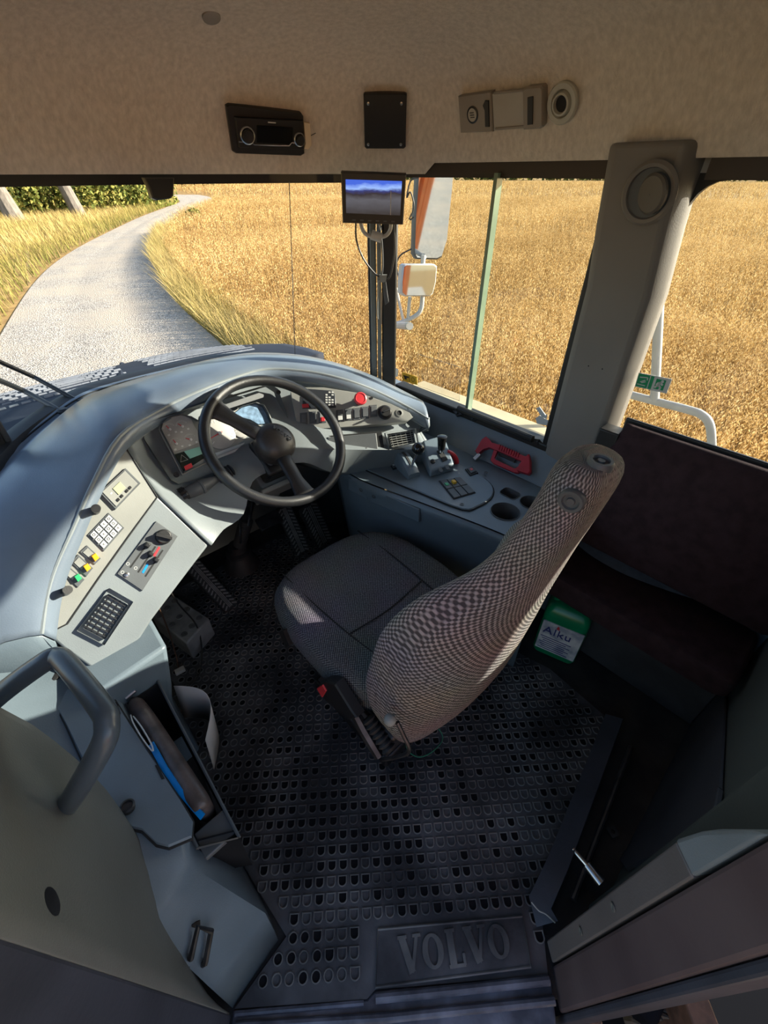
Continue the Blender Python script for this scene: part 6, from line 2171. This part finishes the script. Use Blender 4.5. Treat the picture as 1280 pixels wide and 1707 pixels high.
parts = []
D2 = math.radians
for n, ra, rb, nsp, size in ((26000, 4.5, 13, 8, 1.0), (42000, 13, 32, 6, 1.35), (56000, 32, 85, 4, 2.2), (42000, 85, 260, 2, 6.0)):
    x, y = scatter(n, ra, rb, D2(-38), D2(52))
    k = inpoly(x, y, FIELD) & offroad(x, y) & (dline(x, y, rrx) > .7)
    x, y = x[k], y[k]
    parts.append(oats('', x, y, nsp, np.full(len(x), size), ''))
V = np.concatenate([p[0] for p in parts])
off = np.cumsum([0] + [len(p[0]) for p in parts[:-1]])
F = np.concatenate([p[1] + o for p, o in zip(parts, off)])
Rn = np.concatenate([p[2] for p in parts])
of = stuffmesh('oat_field', V, F, Rn, M['oat'])
of['kind'] = 'stuff'
tag(of, 'golden ripe oat crop filling the field beyond the side windows', 'crop')


def blades(x, y, h0, h1, wd, lean):
    n = len(x)
    h = h0 + (h1 - h0) * rng.random(n)
    a = rng.random(n) * 2 * pi
    d = np.stack([np.cos(a), np.sin(a), 0 * a], 1) * (wd * (.6 + .8 * rng.random(n)))[:, None]
    base = np.stack([x, y, np.full(n, GZ)], 1)
    tip = base + np.stack([rng.normal(-.25, .35, n) * lean * h, rng.normal(-.1, .3, n) * lean * h, h], 1)
    mid = base * .45 + tip * .55 + np.stack([0 * h, 0 * h, .08 * h], 1)
    V = np.stack([base - d, base + d, mid + d * .7, base - d, mid + d * .7, mid - d * .7, mid - d * .7, mid + d * .7, tip], 1).reshape(-1, 3)
    F = np.arange(9 * n).reshape(-1, 3)
    r = np.clip(.25 + .45 * rng.random(n) + .3 * patchy(x, y), 0, 1)
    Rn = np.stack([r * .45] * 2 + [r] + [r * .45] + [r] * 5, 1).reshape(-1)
    return V, F, Rn


# right verge
x, y = scatter(60000, 5, 90, D2(-40), D2(2))
d = dline(x, y, rrx)
k = inpoly(x, y, FIELD) & (d < 1.5) & (rng.random(len(x)) < np.clip(2 - d, .3, 1))
x, y = x[k], y[k]
x2, y2 = scatter(160000, 5, 40, D2(-40), D2(2))
d = dline(x2, y2, rrx)
k = inpoly(x2, y2, FIELD) & (d < 1.3)
x, y = np.concatenate([x, x2[k]]), np.concatenate([y, y2[k]])
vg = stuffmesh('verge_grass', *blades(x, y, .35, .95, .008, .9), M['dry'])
vg['kind'] = 'stuff'
tag(vg, 'pale dry grass verge between gravel road and oat field', 'grass')
# left verge and rough meadow
LEFT = rlx + [(-200, 130), (-200, -5)]
x, y = scatter(150000, 6, 110, D2(-75), D2(-16))
k = inpoly(x, y, LEFT) & (dline(x, y, rlx) > .1)
x, y = x[k], y[k]
d = dline(x, y, rlx)
h = np.where(d < 1.5, .6, 1)
va, fa, ra_ = blades(x, y, .35, .85, .014, .8)
ra_ = np.clip(ra_ - np.repeat(np.where((d < 2.2), .22, 0), 9), 0, 1)
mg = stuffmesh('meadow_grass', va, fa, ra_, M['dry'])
mg['kind'] = 'stuff'
tag(mg, 'long straw coloured meadow grass on the far side of the road', 'grass')
# mown green bend beyond
gp = [gpt(232, 350), gpt(286, 344), gpt(297, 336), gpt(280, 331), gpt(215, 334)]
gc = sum(gp, Vector()) / len(gp)
x = gc.x + rng.normal(0, 6, 9000)
y = gc.y + rng.normal(0, 14, 9000)
k = inpoly(x, y, [(p.x, p.y) for p in gp])
va, fa, ra_ = blades(x[k], y[k], .1, .3, .06, .5)
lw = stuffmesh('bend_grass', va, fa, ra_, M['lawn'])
lw['kind'] = 'stuff'
tag(lw, 'short green grass inside the far bend of the road', 'grass')

# trees and bushes beyond the meadow


def leafball(c, rad, n, sz):
    p = rng.normal(0, 1, (n, 3))
    p /= np.linalg.norm(p, axis=1)[:, None]
    p *= (rng.random(n) ** .4)[:, None] * np.array(rad)
    p *= (1 + .25 * np.sin(p[:, :1] * 3 + p[:, 1:2] * 2.3))
    p += np.array(c)
    a = rng.normal(0, 1, (n, 3))
    a /= np.linalg.norm(a, axis=1)[:, None]
    b = np.cross(a, rng.normal(0, 1, (n, 3)))
    b /= np.linalg.norm(b, axis=1)[:, None]
    s = (sz * (.6 + .8 * rng.random(n)))[:, None]
    V = np.stack([p - a * s, p + b * s * .55, p + a * s, p - b * s * .55], 1).reshape(-1, 3)
    F = np.arange(4 * n).reshape(-1, 4)
    return V, F, np.repeat(rng.random(n), 4)


def tree(base, lean, h, r, crown, label, nleaf=900):
    t = thing('roadside_tree', label, 'tree', base)
    P = smoothp([base, base + Vector((lean * .35, .1, h * .35)), base + Vector((lean * .8, 0, h * .75)), base + Vector((lean, .1, h))], 5)
    g = tube(P, [r * (1.25 - .9 * i / (len(P) - 1)) for i in range(len(P))], 10)
    mk('trunk', g, M['bark'], t)
    br = []
    for k in range(5):
        a = k * 2.4
        q = P[-5] .lerp(P[-1], k / 5)
        br.append(tube(smoothp([q, q + Vector((math.cos(a) * 1.0, math.sin(a) * 1.0, .8)), q + Vector((math.cos(a) * 2.1, math.sin(a) * 2.1, 1.3))], 3), [r * .35, r * .3, r * .25, r * .2, r * .15, r * .1, r * .06][:7], 6))
    mk('branch', join(*br), M['bark'], t)
    c = P[-1] + Vector((0, 0, 1.0))
    cr = stuffmesh('crown', *leafball(c, crown, nleaf, .35), M['leaf'], t)
    cr['kind'] = 'stuff'
    return t


def at_d(px, py, dist):                       # ground point in that direction at that distance
    d = ray(px, py)
    k = dist / math.hypot(d.x, d.y)
    return Vector((d.x * k, d.y * k, GZ))


tree(at_d(20, 350, 56), -1.6, 7, .62, (3, 3, 2.6), 'thick pale trunk tree at the meadow edge, nearest the windscreen post')
tree(at_d(126, 340, 60), -1.8, 7.5, .55, (3.2, 3, 2.8), 'leaning grey trunk tree rising over the straw meadow')
tree(at_d(136, 330, 70), -1.2, 7, .35, (3, 3, 2.6), 'slim dark tree just behind the leaning grey trunk')
tree(at_d(156, 330, 80), .3, 6, .2, (2.6, 2.6, 2.4), 'thin light stemmed young tree among the roadside bushes')
tree(at_d(60, 330, 85), -.6, 7, .4, (3.4, 3.4, 2.8), 'dark trunk tree standing well back in the wood')
tree(at_d(96, 330, 85), .8, 6, .16, (2.4, 2.4, 2.4), 'bare thin stem in the undergrowth by the leaning trunk')
bl = ['low yellow green bush under the left end of the windscreen header', 'dark green bush between the two pale trunks', 'olive bush at the foot of the leaning grey trunk', 'bright leafy bush behind the meadow grass', 'loose green bush beside the thin stemmed tree', 'rounded green bush near the bend of the road', 'yellow leafed bush seen just below the black visor clip']
for k, (px, ds, w) in enumerate([(2, 62, 3.4), (52, 64, 3.2), (100, 64, 3.2), (150, 66, 3.2), (190, 68, 3.2), (225, 70, 3.0), (252, 74, 2.8)]):
    b = at_d(px, 325, ds)
    t = thing('bush', bl[k], 'bush', b)
    o = stuffmesh('foliage', *leafball(b + Vector((0, 0, 2.0)), (w, 2.2, 2.4), 2600, .20), M['leaf'], t)
    o['kind'] = 'stuff'
    mk('stem', tube([b + Vector((0, 0, -.05)), b + Vector((.1, 0, .8)), b + Vector((.3, .1, 1.8))], [.08, .06, .03], 6), M['bark'], t)
b = at_d(318, 352, 50)
t = thing('weed_clump', 'dark green leafy weed clump at the road edge by the oats', 'plant', b)
o = stuffmesh('foliage', *leafball(b + Vector((0, 0, .45)), (.75, .5, .45), 700, .09), M['leaf'], t)
o['kind'] = 'stuff'
mk('stem', tube([b, b + Vector((.05, 0, .5))], .02, 5), M['bark'], t)
# far grove closing the horizon
rows = []
vv = []
o = 0
Vs, Fs, Rs = [], [], []
for k in range(26):
    a = D2(-42 + k * 3.7)
    dist = 330 if a > D2(-18) else 190
    g = leafball((dist * math.sin(a), dist * math.cos(a), GZ + 5), (14, 8, 7), 420, 1.6)
    Vs.append(g[0]); Fs.append(g[1] + o); Rs.append(g[2])
    o += len(g[0])
fg = stuffmesh('far_treeline', np.concatenate(Vs), np.concatenate(Fs), np.concatenate(Rs), M['leaf'])
fg['kind'] = 'stuff'
tag(fg, 'distant belt of trees along the horizon beyond the field', 'trees')

GROUPS = {'roadside_tree': 'trees beyond the meadow', 'bush': 'bushes under the trees', 'rocker_switch': 'rocker switches on the left fascia', 'console_switch': 'single switches on the console', 'side_mirror': 'outside mirrors', 'windscreen_wiper': 'windscreen wipers', 'floor_cable': 'cables in the footwell', 'monitor_cable': 'monitor cables', 'air_vent': 'dashboard air vents', 'brake_pedal': 'foot pedals', 'accelerator_pedal': 'foot pedals', 'retarder_pedal': 'foot pedals'}
for o in SC.objects:
    st_ = o.name.split('.')[0]
    if o.parent is None and o.get('category') and st_ in GROUPS:
        o['group'] = GROUPS[st_]
